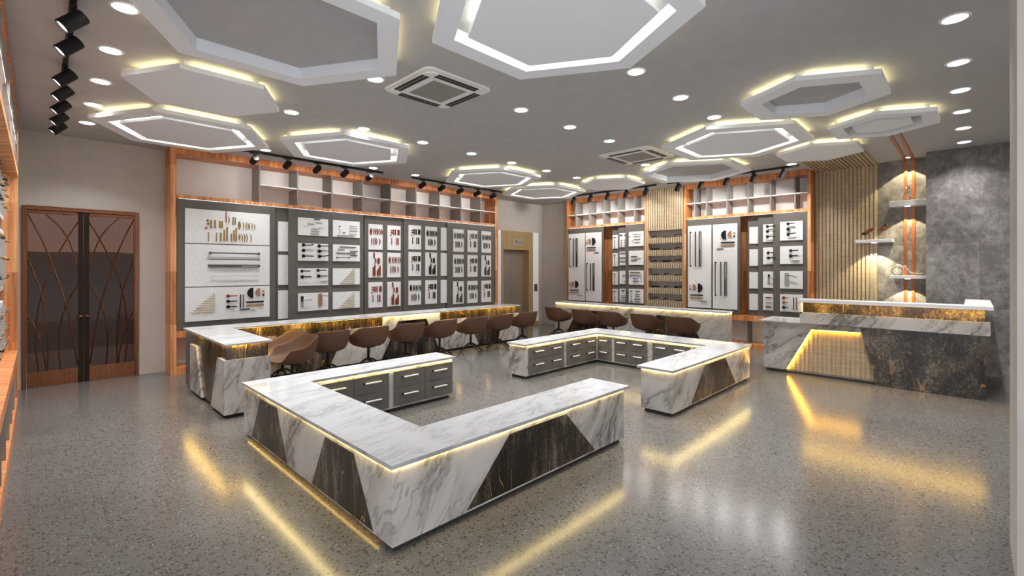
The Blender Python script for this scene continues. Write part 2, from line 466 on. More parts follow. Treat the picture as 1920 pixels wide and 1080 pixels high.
# ------------------------------------------------------------------ door_2: elevator
el = thing('door_2', 'elevator with oak surround, white side strips and steel sliding doors', 'elevator', (8.95, 8.70, 0)); el['kind'] = 'structure'
s = MB(); s.box(8.355, 8.456, 8.66, 8.70, 0, 2.545); s.box(9.415, 9.585, 8.66, 8.70, 0, 2.545); s.box(8.456, 9.415, 8.66, 8.70, 2.055, 2.545)
s.box(8.440, 8.456, 8.70, 8.93, 0, 2.06); s.box(9.415, 9.431, 8.70, 8.93, 0, 2.06); s.box(8.44, 9.431, 8.70, 8.93, 2.055, 2.07)
s.build('oak_surround', 'oak', el)
MB().box(8.26, 8.353, 8.66, 8.70, 0.08, 2.545).build('white_strip', 'white', el)
MB().box(9.587, 9.815, 8.66, 8.70, .10, 2.545).build('white_strip', 'white', el)
MB().box(9.587, 9.815, 8.662, 8.70, 0, .095).build('skirting', 'oak', el)
MB().box(8.456, 8.934, 8.905, 8.93, 0, 2.055).build('sliding_panel_door', 'elev', el)
MB().box(8.938, 9.415, 8.905, 8.93, 0, 2.055).build('sliding_panel_door', 'elev', el)
MB().box(8.0, 9.9, 8.94, 9.0, 0, 2.4).build('shaft_lining', 'plinth', el)
ds = MB().box(8.80, 9.14, 8.648, 8.66, 2.175, 2.345).build('floor_display', 'ltgrey', el)
dm = MB()
def seg(x, z, w_, h_): dm.box(x, x+w_, 8.645, 8.648, z, z+h_)
for x0 in (8.87,):                              # digit 0
    seg(x0, 2.225, .05, .012); seg(x0, 2.293, .05, .012); seg(x0, 2.225, .012, .08); seg(x0+.038, 2.225, .012, .08)
seg(8.965, 2.225, .012, .08); seg(8.95, 2.225, .042, .010); seg(8.955, 2.285, .012, .012)   # digit 1
dm.fprism(frame(0, 8.648, 1, 0), [(9.03, 2.225), (9.09, 2.225), (9.06, 2.285)], 0, .003)
o = dm.build('display_digits', 'red', ds)
bt = MB().box(9.636, 9.755, 8.645, 8.66, .93, 1.125).build('call_button_plate', 'dkgrey', el)
for z in (.985, 1.065): MB().lathe([(.018, 0), (.018, .006)], (9.695, 8.645, z), 12, Matrix.Rotation(PI/2, 3, 'X')).build('call_button', 'chrome', bt)

# ------------------------------------------------------------------ wall cabinets
def cabinet(name, label, F, u0, u1, depth, divs, shelf, origin, back='wood', post=.07, openbay=None, lowdiv=.6):
    r = thing(name, label, 'display cabinet', origin)
    d = -depth
    for a, b in ((u0, u0+post), (u1-post, u1)):
        MB().fbox(F, a, b, d, 0, 0, CEIL-.001).build('post', 'wood', r)
    a, b = u0+post, u1-post
    MB().fbox(F, a, b, d, 0, 3.24, CEIL-.001).build('top_rail', 'wood', r)
    MB().fbox(F, a, b, d, 0, 2.587, 2.64).build('middle_rail', 'wood', r)
    MB().fbox(F, a, b, d, 0, .535, .635).build('ledge', 'wood', r)
    MB().fbox(F, a, b, d+.02, 0, 0, .10).build('plinth', 'wood', r)
    MB().fbox(F, a, b, d, d+.012, 2.64, 3.24).build('upper_back_panel', 'greylight', r)
    MB().fbox(F, a, b, d, d+.012, .635, 2.587).build('back_panel', back, r)
    MB().fbox(F, a, b, d, d+.012, .10, .535).build('lower_back_panel', 'greylight', r)
    for u in divs:
        MB().fbox(F, u, u+.022, d+.012, -.004, 2.64, 3.24).build('divider', 'greymid', r)
    dl = [u for u in divs]
    edges = ([] if openbay else [a]) + dl + [b]
    for p, q in zip(edges, edges[1:]):
        p2 = p+.022 if p in dl else p
        if q - p2 > .04: MB().fbox(F, p2, q, d+.012, -.006, 2.918, 2.936).build('shelf', 'white', r)
    u = a + lowdiv
    while u < b-.2:
        MB().fbox(F, u, u+.022, d+.012, -.01, .10, .535).build('lower_divider', 'greymid', r); u += lowdiv
    if F is not FL: MB().fbox(F, a+.03, b-.03, -.009, -.003, 2.584, 2.587).build('led_strip', 'led_cool', r)
    return r

cabinet('display_cabinet', 'long zebra-wood wall cabinet with cubbies over grey sliding panels, left of the elevator', FA, 1.345, 7.885, .395,
        [2.53, 3.13, 3.735, 4.335, 4.935, 5.54, 6.14, 6.742, 7.342], True, (4.6, 8.5, 0), openbay=True)
cabinet('display_cabinet', 'zebra-wood wall cabinet with cubbies, between the elevator corner and the oak slatted shelves', FB, -7.585, -5.305, .315,
        [-7.30, -6.88, -6.463, -6.044, -5.617], True, (9.85, 6.45, 0), post=.035)
cabinet('display_cabinet', 'zebra-wood wall cabinet with cubbies, right of the oak slatted shelves', FB, -4.42, -2.08, .315,
        [-4.20, -4.117+.165, -3.691+.15, -3.273+.13, -2.856+.11, -2.44+.10], True, (9.85, 3.25, 0), post=.05)
cabinet('display_cabinet', 'zebra-wood wall cabinet of hardware panels at the left edge, nearest the viewer', FL, 2.75, 7.722, .385,
        [3.3+.6*i for i in range(8)], True, (-.35, 5.2, 0), back='greymid', post=.06)

# ------------------------------------------------------------------ hardware bits (all in the board's u,v metres)
def R_y(F):                                    # matrix taking local z to the wall normal of F
    n = Vector(F(0, 1, 0)) - Vector(F(0, 0, 0)); u = Vector(F(1, 0, 0)) - Vector(F(0, 0, 0))
    return Matrix((u, Vector((0, 0, 1)), n)).transposed()
def bar(F, n, u, z, w_, h_, t=.016):
    m = MB(); m.fbox(F, u-w_/2, u+w_/2, n+.004, n+t, z-h_/2, z+h_/2)
    if h_ >= w_:
        for zz in (z-h_*.36, z+h_*.36): m.fbox(F, u-w_/3, u+w_/3, n, n+.005, zz-.006, zz+.006)
    else:
        for uu in (u-w_*.36, u+w_*.36): m.fbox(F, uu-.006, uu+.006, n, n+.005, z-h_/3, z+h_/3)
    return m
def knob(F, n, u, z, r):
    return MB().lathe([(r*.5, 0), (r*.55, .006), (r, .01), (r*.95, .018), (r*.6, .022)], F(u, n, z), 14, R_y(F))
def arc(F, n, u, z, w_, h_, t=.016):           # bowed pull, bulging to the right
    k = 8; poly = []
    for i in range(k+1):
        a = -1+2*i/k; poly.append((u - w_/2 + w_*(1-a*a), z + a*h_/2))
    for i in range(k, -1, -1):
        a = -1+2*i/k; poly.append((u - w_/2 + w_*(1-a*a)*.45, z + a*h_/2*.98))
    poly = poly[:]; m = MB()
    for i in range(k):
        p = [poly[i], poly[i+1], poly[2*k+1-i-1], poly[2*k+1-i]]
        m.fprism(F, p, n+.002, n+t)
    return m
def lens(F, n, u, z, w_, h_):                  # pointed oval plate
    k = 8
    poly = [(u + w_/2*(1-(-1+2*i/k)**2), z + (-1+2*i/k)*h_/2) for i in range(k+1)] + [(u - w_/2*(1-(1-2*i/k)**2), z + (1-2*i/k)*h_/2) for i in range(1, k)]
    return MB().fprism(F, poly, n, n+.014)
def half(F, n, u, z, r, right):
    s_ = 1 if right else -1
    poly = [(u + s_*r*math.cos(-PI/2+PI*i/14), z + r*math.sin(-PI/2+PI*i/14)) for i in range(15)]
    if not right: poly = poly[::-1]
    return MB().fprism(F, poly, n, n+.02)
def lever(F, n, u, z, L, r=.026, kind='plain'):
    m = MB()
    if kind == 'square': m.fbox(F, u-r, u+r, n, n+.012, z-r, z+r)
    else: m.lathe([(r, 0), (r, .010), (r*.8, .013)], F(u, n, z), 16, R_y(F))
    if kind == 'wave':
        pts = [F(u, n+.012, z), F(u, n+.04, z), F(u+L*.3, n+.042, z-.004), F(u+L*.65, n+.042, z-.004), F(u+L, n+.042, z+.012)]
    elif kind == 'rise': pts = [F(u, n+.012, z), F(u, n+.04, z), F(u+L*.5, n+.042, z+.006), F(u+L, n+.042, z+.018)]
    else: pts = [F(u, n+.012, z), F(u, n+.036, z), F(u+L*.1, n+.042, z), F(u+L, n+.042, z)]
    if kind == 'loop':
        m.tube([F(u, n+.012, z), F(u, n+.04, z)], .009, 8)
        m.tube([F(u+.01, n+.042, z-.012), F(u+L, n+.042, z-.012), F(u+L, n+.042, z+.012), F(u+.01, n+.042, z+.012)], .003, 6, True)
    elif kind == 'twin':
        m.fbox(F, u-.02, u+.04, n+.01, n+.04, z+.006, z+.016); m.fbox(F, u-.02, u+.04, n+.01, n+.04, z-.016, z-.006)
        m.tube([F(u+.04, n+.042, z-.012), F(u+L, n+.042, z-.012), F(u+L+.02, n+.042, z), F(u+L, n+.042, z+.012), F(u+.04, n+.042, z+.012)], .0025, 6)
    else: m.tube(pts, .0085, 8)
    return m
def rod(F, n, u, z0, z1, r=.007, ends=True):   # long vertical pull
    m = MB()
    if ends:
        m.tube([F(u, n+.04, z0), F(u, n+.04, z1)], r, 8)
        for z in (z0+.012, z1-.012): m.tube([F(u, n, z), F(u, n+.04, z)], r*1.5, 8)
    else: m.fbox(F, u-r, u+r, n, n+.02, z0, z1)
    return m
def hrod(F, n, u0, u1, z, r=.007, ends=True):
    m = MB()
    m.tube([F(u0, n+.035, z), F(u1, n+.035, z)], r, 8)
    for u in (u0+.015, u1-.015): m.tube([F(u, n, z), F(u, n+.036, z)], r*(1.9 if ends else 1), 8)
    return m
def outline(F, n, u0, u1, z0, z1, t=.004):
    m = MB(); m.fbox(F, u0, u1, n, n+.03, z0, z0+t); m.fbox(F, u0, u1, n, n+.03, z1-t, z1); m.fbox(F, u0, u0+t, n, n+.03, z0+t, z1-t); m.fbox(F, u1-t, u1, n, n+.03, z0+t, z1-t)
    return m

class Board:
    def __init__(s, F, u0, u1, z0, z1, n0, label, group, t=.018, mat='board', name='sample_board'):
        s.F, s.u0, s.z0, s.w, s.h, s.n = F, u0, z0, u1-u0, z1-z0, n0+t
        s.root = MB().fbox(F, u0, u1, n0, n0+t, z0, z1).build(name, mat, origin=F((u0+u1)/2, n0, z0))
        tag(s.root, label, 'sample board', group)
    def U(s, u): return s.u0+u*s.w
    def Z(s, v): return s.z0+v*s.h
    def put(s, name, mb, mat): return mb.build(name, mat, s.root)
    def bar(s, u, v, w_, h_, mat, name='bar_pull'): s.put(name, bar(s.F, s.n, s.U(u), s.Z(v), w_*s.w, h_*s.h), mat)
    def knob(s, u, v, r, mat): s.put('knob', knob(s.F, s.n, s.U(u), s.Z(v), r), mat)
    def arc(s, u, v, w_, h_, mat): s.put('bow_pull', arc(s.F, s.n, s.U(u), s.Z(v), w_*s.w, h_*s.h), mat)
    def lens(s, u, v, w_, h_, mat): s.put('oval_pull', lens(s.F, s.n, s.U(u), s.Z(v), w_*s.w, h_*s.h), mat)
    def lever(s, u, v, L, mat, kind='plain', r=.026): s.put('lever_handle', lever(s.F, s.n, s.U(u), s.Z(v), L, r, kind), mat)

def fan(b, m, du=0, dv=0):
    b.lens(.16+du, .70+dv, .17, .28, m)
    for u, w_ in ((.36, .09), (.47, .08), (.58, .06), (.66, .06), (.80, .09), (.93, .10)): b.arc(u+du, .70+dv, w_, .25, m)
    for u, w_ in ((.22, .07), (.34, .05), (.45, .07), (.56, .08), (.78, .10)): b.arc(u+du, .32+dv, w_, .28, m)
def bars(b, m, du=0, dv=0):
    b.bar(.30+du, .79+dv, .15, .045, m); b.bar(.30+du, .70+dv, .15, .045, m)
    b.knob(.22+du, .59+dv, .017, 'orange')
    for u, w_ in ((.44, .07), (.58, .075), (.77, .06), (.87, .09)): b.bar(u+du, .73+dv, w_, .22, m)
    for u, w_ in ((.30, .035), (.64, .05), (.78, .085)): b.bar(u+du, .36+dv, w_, .28, m)
def steps(b, m, du=0, dv=0):
    b.bar(.38+du, .88+dv, .09, .2, m); b.arc(.47+du, .67+dv, .13, .27, m)
    for u in (.66, .75): b.bar(u+du, .66+dv, .065, .22, m)
    for u, h_ in ((.33, .34), (.43, .43), (.62, .22), (.71, .30), (.80, .40)): b.bar(u+du, .07+h_/2+dv, .085, h_, m)
def triangle(b, u0, u1, v0, v1, m, rows=8):
    for i in range(rows):
        f = i/(rows-1); n = max(1, round((1-f)*5+.4)); v = v0+(v1-v0)*f; L = (u1-u0)*(1-f*.86)
        mb = MB()
        for k in range(n):
            a = b.U(u1-L+L*k/n); c_ = b.U(u1-L+L*(k+.86)/n)
            mb.fbox(b.F, a, c_, b.n, b.n+.012, b.Z(v)-.005, b.Z(v)+.005)
        b.put('edge_pull_row', mb, m)

# sliding grey panels ----------------------------------------------------------------------------------
def panel(F, u0, u1, n, label, group, z0=.64, z1=2.585, t=.02, mat='grey'):
    o = MB().fbox(F, u0, u1, n-t, n, z0, z1).build('sliding_panel', mat, origin=F((u0+u1)/2, n, z0), bevel=.002)
    return tag(o, label, 'sliding panel', group)
gA = 'sliding panels of the long cabinet'
panel(FA, 1.422, 2.777, -.012, 'wide grey sliding panel carrying three large white boards, next to the glass door', gA)
panel(FA, 2.70, 3.10, -.075, 'grey sliding panel at the back, glimpsed in the narrow gap right of the widest panel', gA)
panel(FA, 2.992, 4.368, -.012, 'grey sliding panel carrying eight landscape boards of black levers', gA)
panel(FA, 4.42, 5.33, -.075, 'grey sliding panel carrying six boards of red-brown pulls', gA)
panel(FA, 5.275, 6.42, -.043, 'grey sliding panel carrying black pulls and three blank boards', gA)
panel(FA, 6.367, 7.808, -.012, 'grey sliding panel carrying nine boards of grey pulls, next to the elevator', gA)
gB1 = 'sliding panels beside the elevator corner'; gB2 = 'sliding panels right of the slatted shelves'
panel(FB, -7.53, -6.45, -.012, 'grey sliding panel carrying two tall boards, nearest the elevator corner', gB1)
panel(FB, -6.262, -6.03, -.105, 'narrow grey sliding panel behind, carrying small knob boards, beside the orange wood strip', gB1)
panel(FB, -6.07, -5.80, -.060, 'narrow grey panel, middle of three overlapping ones left of the slatted shelves', gB1)
panel(FB, -5.84, -5.345, -.012, 'grey sliding panel carrying four landscape boards, touching the slatted shelves', gB1)
panel(FB, -4.366, -3.276, -.012, 'grey sliding panel carrying two tall boards, right of the slatted shelves', gB2)
panel(FB, -3.17, -2.90, -.105, 'narrow grey sliding panel behind, carrying four blank boards', gB2)
panel(FB, -2.965, -2.64, -.060, 'narrow grey sliding panel with black levers, between the blank boards and the front panel', gB2)
panel(FB, -2.69, -2.135, -.012, 'grey sliding panel with black levers, nearest the reception desk', gB2)

# A1: three large boards
N = -.012
b = Board(FA, 1.519, 2.685, 1.936, 2.448, N, 'large white board of gold pulls, top of the three wide boards by the glass door', 'large boards by the glass door')
m = 'gold'
b.knob(.245, .68, .016, m); b.knob(.25, .585, .016, m); b.knob(.228, .455, .020, 'orange')
for u, w_, v, h_ in ((.285, .018, .58, .24), (.33, .016, .58, .24), (.385, .014, .58, .22), (.412, .013, .58, .22), (.54, .013, .71, .24), (.565, .010, .71, .23),
                     (.256, .007, .20, .28), (.346, .007, .20, .26), (.395, .016, .21, .25), (.435, .014, .26, .33), (.468, .016, .30, .42), (.52, .014, .20, .23), (.55, .013, .26, .33), (.577, .016, .30, .41)):
    b.bar(u, v, w_, h_, m)
b.bar(.456, .83, .008, .34, 'red')
for u, v, h_ in ((.49, .73, .24), (.665, .58, .25), (.697, .58, .25), (.722, .57, .23), (.738, .57, .23), (.77, .58, .25), (.803, .56, .22), (.65, .19, .28), (.68, .20, .28), (.708, .20, .28), (.757, .20, .28)):
    b.arc(u, v, .016, h_, m)
b.lens(.615, .59, .036, .27, m); b.lens(.617, .22, .02, .22, m)
b = Board(FA, 1.519, 2.685, 1.283, 1.921, N, 'large white board of long horizontal rods, middle of the three wide boards', 'large boards by the glass door')
b.put('rod_pull', hrod(FA, b.n, b.U(.26), b.U(.865), b.Z(.80), .010), 'dkgrey')
b.put('rod_pull', hrod(FA, b.n, b.U(.26), b.U(.865), b.Z(.645), .005, False), 'dkgrey')
b.put('frame_pull', outline(FA, b.n, b.U(.255), b.U(.865), b.Z(.455), b.Z(.515)), 'blackp')
b.put('rod_pull', MB().fbox(FA, b.U(.28), b.U(.64), b.n, b.n+.025, b.Z(.475), b.Z(.497)), 'dkgrey')
b.put('rod_pull', hrod(FA, b.n, b.U(.29), b.U(.85), b.Z(.265), .007, False), 'ceramic')
b = Board(FA, 1.519, 2.685, .762, 1.268, N, 'large white board with black half-moon pull and lever handles, bottom of the three wide boards', 'large boards by the glass door')
triangle(b, .06, .335, .26, .80, 'palegold', 9)
for v, mt in ((.72, 'red'), (.555, 'blackp'), (.385, 'blackp')): b.lever(.48, v, .115, mt)
b.bar(.628, .54, .012, .42, 'blackp'); b.bar(.665, .54, .012, .42, 'red')
b.put('half_moon_pull', half(FA, b.n, b.U(.785), b.Z(.79), .085, False), 'blackp')
b.put('half_moon_pull', half(FA, b.n, b.U(.872), b.Z(.805), .065, False), 'woodtan')
b.knob(.915, .84, .017, 'woodtan'); b.knob(.915, .72, .017, 'blackp')
b.bar(.81, .50, .22, .05, 'blackp'); b.bar(.81, .395, .22, .05, 'woodtan'); b.bar(.68, .285, .12, .03, 'blackp'); b.bar(.79, .27, .07, .03, 'ceramic')
# gap boards
for i, (a, c_) in enumerate(((1.847, 2.352), (1.278, 1.787), (.70, 1.184))):
    Board(FA, 2.84, 3.08, a, c_, -.075, 'blank white board in the narrow gap right of the widest panel, %s of three' % ('top', 'middle', 'bottom')[i], 'boards in the narrow gap')
# A2: 2 x 4 boards
gg = 'landscape boards on the lever panel'
R4 = ['top row', 'second row', 'third row', 'bottom row']
zr = [(2.134, 2.440), (1.689, 1.995), (1.254, 1.560), (.814, 1.124)]
A2 = [['faint grey bar pulls', 'faint small grey knobs and bars'], ['six black levers', 'long grey bar pulls'], ['four black levers', 'gold pulls stepped in a triangle'],
      ['two levers on tall plates, one pink', 'gold pulls stepped in a triangle']]
bs = {}
for r_ in range(4):
    for c_ in range(2):
        u0, u1 = ((3.143, 3.672), (3.759, 4.283))[c_]
        bs[r_, c_] = Board(FA, u0, u1, *zr[r_], N, 'landscape board of %s, %s %s, eight-board panel' % (A2[r_][c_], R4[r_], ('left', 'right')[c_]), gg)
b = bs[0, 0]
for u, v, w_ in ((.41, .67, .22), (.69, .76, .20), (.56, .40, .24), (.56, .26, .28), (.55, .11, .28)): b.bar(u, v, w_, .045, 'ltgrey')
b.bar(.62, .96, .20, .06, 'dkgrey'); b.bar(.25, .55, .14, .03, 'ceramic'); b.bar(.78, .5, .16, .03, 'ceramic')
b = bs[0, 1]
b.knob(.24, .64, .014, 'dkgrey'); b.knob(.24, .45, .010, 'ltgrey'); b.knob(.24, .3, .010, 'ltgrey'); b.bar(.76, .42, .28, .05, 'ltgrey'); b.bar(.47, .11, .62, .035, 'ltgrey'); b.bar(.40, .28, .07, .05, 'dkgrey')
for v in (.25, .6, .72): b.bar(.75, v, .3, .03, 'ceramic')
b = bs[1, 0]
for u, v, kk in ((.17, .90, 'wave'), (.17, .59, 'loop'), (.17, .27, 'plain'), (.69, .87, 'plain'), (.69, .57, 'twin'), (.70, .27, 'rise')): b.lever(u, v, .16, 'blackp', kk, .03)
b = bs[1, 1]
for u, v, w_ in ((.55, .87, .60), (.77, .62, .29), (.48, .50, .72), (.76, .37, .28)): b.bar(u, v, w_, .045, 'dkgrey')
b.bar(.3, .72, .26, .03, 'ltgrey'); b.put('rod_pull', hrod(FA, b.n, b.U(.11), b.U(.61), b.Z(.22), .005), 'blackp')
b = bs[2, 0]
b.lever(.12, .84, .13, 'blackp'); b.lever(.13, .51, .14, 'blackp', 'plain', .03); b.lever(.65, .88, .14, 'blackp'); b.lever(.67, .55, .14, 'blackp', 'square'); b.bar(.86, .24, .26, .05, 'ltgrey')
for b in (bs[2, 1], bs[3, 1]): triangle(b, .24, .81, .08, .93, 'palegold', 8)
b = bs[3, 0]
b.put('lever_plate', MB().fbox(FA, b.U(.09), b.U(.17), b.n, b.n+.01, b.Z(.20), b.Z(.52)).tube([FA(b.U(.13), b.n, b.Z(.62)), FA(b.U(.13), b.n+.04, b.Z(.62)), FA(b.U(.42), b.n+.04, b.Z(.64))], .009), 'ltgrey')
b.put('lever_plate', MB().fbox(FA, b.U(.09), b.U(.17), b.n, b.n+.01, b.Z(.53), b.Z(.84)), 'blackp')
b.put('lever_plate', MB().fbox(FA, b.U(.66), b.U(.79), b.n, b.n+.012, b.Z(.22), b.Z(.95)), 'woodtan')
b.put('lever_handle', MB().tube([FA(b.U(.72), b.n+.012, b.Z(.83)), FA(b.U(.72), b.n+.04, b.Z(.83)), FA(b.U(.84), b.n+.04, b.Z(.83)), FA(b.U(.98), b.n+.04, b.Z(.78))], .007), 'ltgrey')
# A3 - A5 portrait boards
R3 = ['top row', 'middle row', 'bottom row']
DN = {'F': 'bowed', 'B': 'straight', 'S': 'stepped', None: 'blank'}
def grid(cols, rows, n, designs, mat, colname, where, group):
    C3 = ['left column', 'middle column', 'right column'] if len(cols) == 3 else ['left column', 'right column']
    for r_ in range(3):
        for c_ in range(len(cols)):
            d = designs[r_][c_]
            lab = ('white board of %s %s pulls, %s, %s of %s' % (colname, DN[d], R3[r_], C3[c_], where)) if d else ('blank white board cut off by the nine-board panel, %s' % R3[r_])
            b = Board(FA, cols[c_][0], cols[c_][1], rows[r_][0], rows[r_][1], n, lab, group)
            if d: {'F': fan, 'B': bars, 'S': steps}[d](b, mat)
grid(((4.495, 4.80), (4.908, 5.21)), ((1.925, 2.424), (1.378, 1.875), (.790, 1.286)), -.075, ['FB', 'SF', 'BS'], 'red', 'red-brown', 'the six-board panel', 'boards of red-brown pulls')
grid(((5.382, 5.687), (5.80, 6.098), (6.205, 6.40)), ((1.955, 2.458), (1.395, 1.900), (.795, 1.304)), -.043, [('B', 'F', None), ('B', 'S', None), ('F', 'B', None)], 'blackp', 'black', 'the black-pull panel', 'boards of black pulls')
grid(((6.522, 6.824), (6.936, 7.243), (7.366, 7.674)), ((1.935, 2.443), (1.364, 1.870), (.757, 1.268)), N, ['FBF', 'FBS', 'SFB'], 'dkgrey', 'grey', 'the nine-board panel', 'boards of grey pulls')

# B: tall boards
def tall(F, u0, u1, rods_top, semi_right, label, group, gold_first):
    b = Board(F, u0, u1, .74, 2.452, N, label, group)
    v0, v1, s0 = (.50, .93, .10) if rods_top else (.155, .555, .80)
    b.put('rod_pull', rod(F, b.n, b.U(.13), b.Z(v0), b.Z(v1), .009), 'blackp')
    b.put('rod_pull', rod(F, b.n, b.U(.34), b.Z(v0), b.Z(v1), .008, False), 'dkgrey')
    b.put('frame_pull', outline(F, b.n, b.U(.50), b.U(.59), b.Z(v0), b.Z(v1)), 'dkgrey')
    b.put('rod_pull', rod(F, b.n, b.U(.515), b.Z(v0), b.Z((v0+v1)/2), .007, False), 'blackp')
    q = lambda u: u if semi_right else 1-u
    zc = .24 if rods_top else .87
    b.put('half_moon_pull', half(F, b.n, b.U(q(.45)), b.Z(zc), .092, semi_right), 'blackp')
    b.put('half_moon_pull', half(F, b.n, b.U(q(.23)), b.Z(zc+.005), .066, semi_right), 'woodtan')
    b.knob(q(.11), zc+.02, .017, 'woodtan'); b.knob(q(.11), zc-.02, .017, 'blackp')
    b.bar(q(.38), zc-.088, .56, .014, 'blackp'); b.bar(q(.38), zc-.122, .56, .014, 'woodtan'); b.bar(q(.70), zc-.16, .30, .005, 'blackp')
tall(FB, -7.515, -7.005, True, True, 'tall white board with rods above half-moon pulls, nearest the elevator corner', 'tall boards beside the elevator corner', 0)
tall(FB, -6.974, -6.505, False, True, 'tall white board with half-moon pulls above rods, beside the orange wood strip near the corner', 'tall boards beside the elevator corner', 0)
tall(FB, -4.325, -3.838, True, True, 'tall white board with rods above half-moon pulls, just right of the slatted shelves', 'tall boards right of the slatted shelves', 0)
tall(FB, -3.803, -3.328, False, False, 'tall white board with half-moon pulls above rods, above the end of the white marble counter', 'tall boards right of the slatted shelves', 0)
# B1 small boards
def small_cols(spec, place, group):
    out = {}
    for c_, (u0, u1, n, zr_, names) in enumerate(spec):
        for r_ in range(4):
            out[c_, r_] = Board(FB, u0, u1, *zr_[r_], n, 'small board %s, %s %s, %s' % (names[r_], R4[r_], ('left', 'middle', 'right')[c_], place), group)
    return out
z3 = ((2.071, 2.410), (1.639, 1.970), (1.184, 1.509), (.757, 1.080)); z2 = ((2.062, 2.396), (1.635, 1.956), (1.188, 1.500), (.760, 1.075)); z1 = ((2.037, 2.366), (1.608, 1.932), (1.165, 1.485), (.745, 1.062))
B1 = small_cols(((-6.241, -6.085, -.105, z1, ['of black knobs']*4),
                 (-6.02, -5.82, -.060, z2, ['of knobs and bars', 'of long dark bars', 'of two thin bars', 'of bars, one violet']),
                 (-5.744, -5.366, N, z3, ['of faint grey bars', 'of two dark bars', 'of long bars, one violet', 'of knobs beside bars'])), 'left of the slatted shelves', 'small boards left of the slatted shelves')
for r_ in range(4):
    b = B1[0, r_]
    b.bar(.35, .82, .35, .05, 'blackp')
    for v in (.62, .44, .26, .1): b.knob(.4, v, .013, 'dkgrey')
    b = B1[1, r_]
    if r_ == 0:
        b.bar(.25, .86, .3, .06, 'blackp')
        for v in (.5, .3, .12): b.knob(.28, v, .015, 'dkgrey')
        for v in (.86, .5, .3, .12): b.bar(.82, v, .3, .05, 'dkgrey')
    elif r_ == 1:
        for v, w_ in ((.90, .8), (.55, .95), (.30, .9)): b.bar(.5, v, w_, .045, 'dkgrey')
    elif r_ == 2:
        b.bar(.68, .65, .55, .04, 'dkgrey'); b.bar(.82, .22, .3, .04, 'dkgrey')
    else:
        b.bar(.5, .88, .4, .07, 'blackp'); b.bar(.5, .52, .65, .04, 'ltgrey'); b.bar(.55, .35, .55, .06, 'violet'); b.bar(.5, .16, .9, .03, 'dkgrey')
b = B1[2, 0]
for v, w_, m in ((.85, .6, 'ceramic'), (.7, .5, 'ceramic'), (.48, .42, 'ltgrey'), (.30, .4, 'ceramic')): b.bar(.58, v, w_, .04, m)
b.knob(.28, .35, .014, 'ltgrey'); b.knob(.06, .66, .012, 'dkgrey')
b = B1[2, 1]; b.bar(.38, .60, .42, .05, 'dkgrey'); b.bar(.38, .36, .42, .05, 'dkgrey'); b.bar(.7, .5, .25, .03, 'ceramic')
b = B1[2, 2]; b.bar(.45, .86, .7, .06, 'dkgrey'); b.bar(.45, .64, .85, .04, 'dkgrey'); b.bar(.48, .42, .3, .05, 'violet'); b.bar(.5, .24, .4, .05, 'dkgrey'); b.knob(.86, .42, .012, 'dkgrey'); b.knob(.86, .22, .012, 'dkgrey')
b = B1[2, 3]
b.bar(.18, .86, .16, .05, 'blackp'); b.bar(.6, .86, .32, .05, 'blackp')
for v in (.62, .42, .24): b.knob(.2, v, .014, 'dkgrey')
b.bar(.18, .1, .18, .06, 'dkgrey')
for v, w_ in ((.64, .3), (.46, .3), (.28, .42), (.1, .32)): b.bar(.6, v, w_, .04, 'dkgrey')
# B2 small boards
B2 = small_cols(((-3.135, -2.952, -.105, z1, ['left blank']*4),
                 (-2.874, -2.645, -.060, z2, ['of three black levers', 'of two black levers', 'of a lever on black plate', 'of three short bars']),
                 (-2.57, -2.201, N, ((2.073, 2.42), (1.64, 1.966), (1.186, 1.508), (.759, 1.08)), ['of three black levers', 'of a round and a square lever', 'of a pale plate with curved lever', 'of red, gold and black levers'])),
                'beside the reception desk', 'small boards beside the reception desk')
b = B2[1, 0]
for v, kk in ((.88, 'wave'), (.60, 'loop'), (.30, 'plain')): b.lever(.34, v, .14, 'blackp', kk)
b = B2[1, 1]; b.lever(.40, .68, .10, 'blackp'); b.lever(.42, .38, .13, 'blackp')
b = B2[1, 2]; b.put('lever_plate', MB().fbox(FB, b.U(.36), b.U(.52), b.n, b.n+.01, b.Z(.25), b.Z(.56)).tube([FB(b.U(.44), b.n, b.Z(.62)), FB(b.U(.44), b.n+.04, b.Z(.62)), FB(b.U(.97), b.n+.04, b.Z(.62))], .008), 'ltgrey'); b.put('lever_plate', MB().fbox(FB, b.U(.38), b.U(.52), b.n, b.n+.012, b.Z(.57), b.Z(.82)), 'blackp')
b = B2[1, 3]
for v, m in ((.78, 'red'), (.50, 'ltgrey'), (.22, 'blackp')): b.bar(.42, v, .45, .05, m)
b.bar(.90, .48, .04, .7, 'dkgrey')
b = B2[2, 0]; b.lever(.36, .88, .12, 'blackp'); b.lever(.36, .60, .12, 'blackp', 'twin'); b.lever(.37, .32, .13, 'blackp', 'rise')
b = B2[2, 1]; b.lever(.48, .75, .13, 'blackp'); b.lever(.48, .45, .12, 'blackp', 'square'); b.bar(.68, .18, .36, .05, 'ltgrey')
b = B2[2, 2]; b.put('lever_plate', MB().fbox(FB, b.U(.21), b.U(.40), b.n, b.n+.012, b.Z(.20), b.Z(.90)), 'ltgrey'); b.put('lever_handle', MB().tube([FB(b.U(.32), b.n+.012, b.Z(.76)), FB(b.U(.32), b.n+.04, b.Z(.76)), FB(b.U(.55), b.n+.04, b.Z(.74)), FB(b.U(.76), b.n+.04, b.Z(.63))], .007), 'dkgrey')
b = B2[2, 3]
for v, m in ((.80, 'red'), (.53, 'gold'), (.24, 'blackp')): b.lever(.17, v, .085, m)
b.bar(.61, .47, .035, .72, 'blackp'); b.bar(.74, .47, .035, .72, 'red')

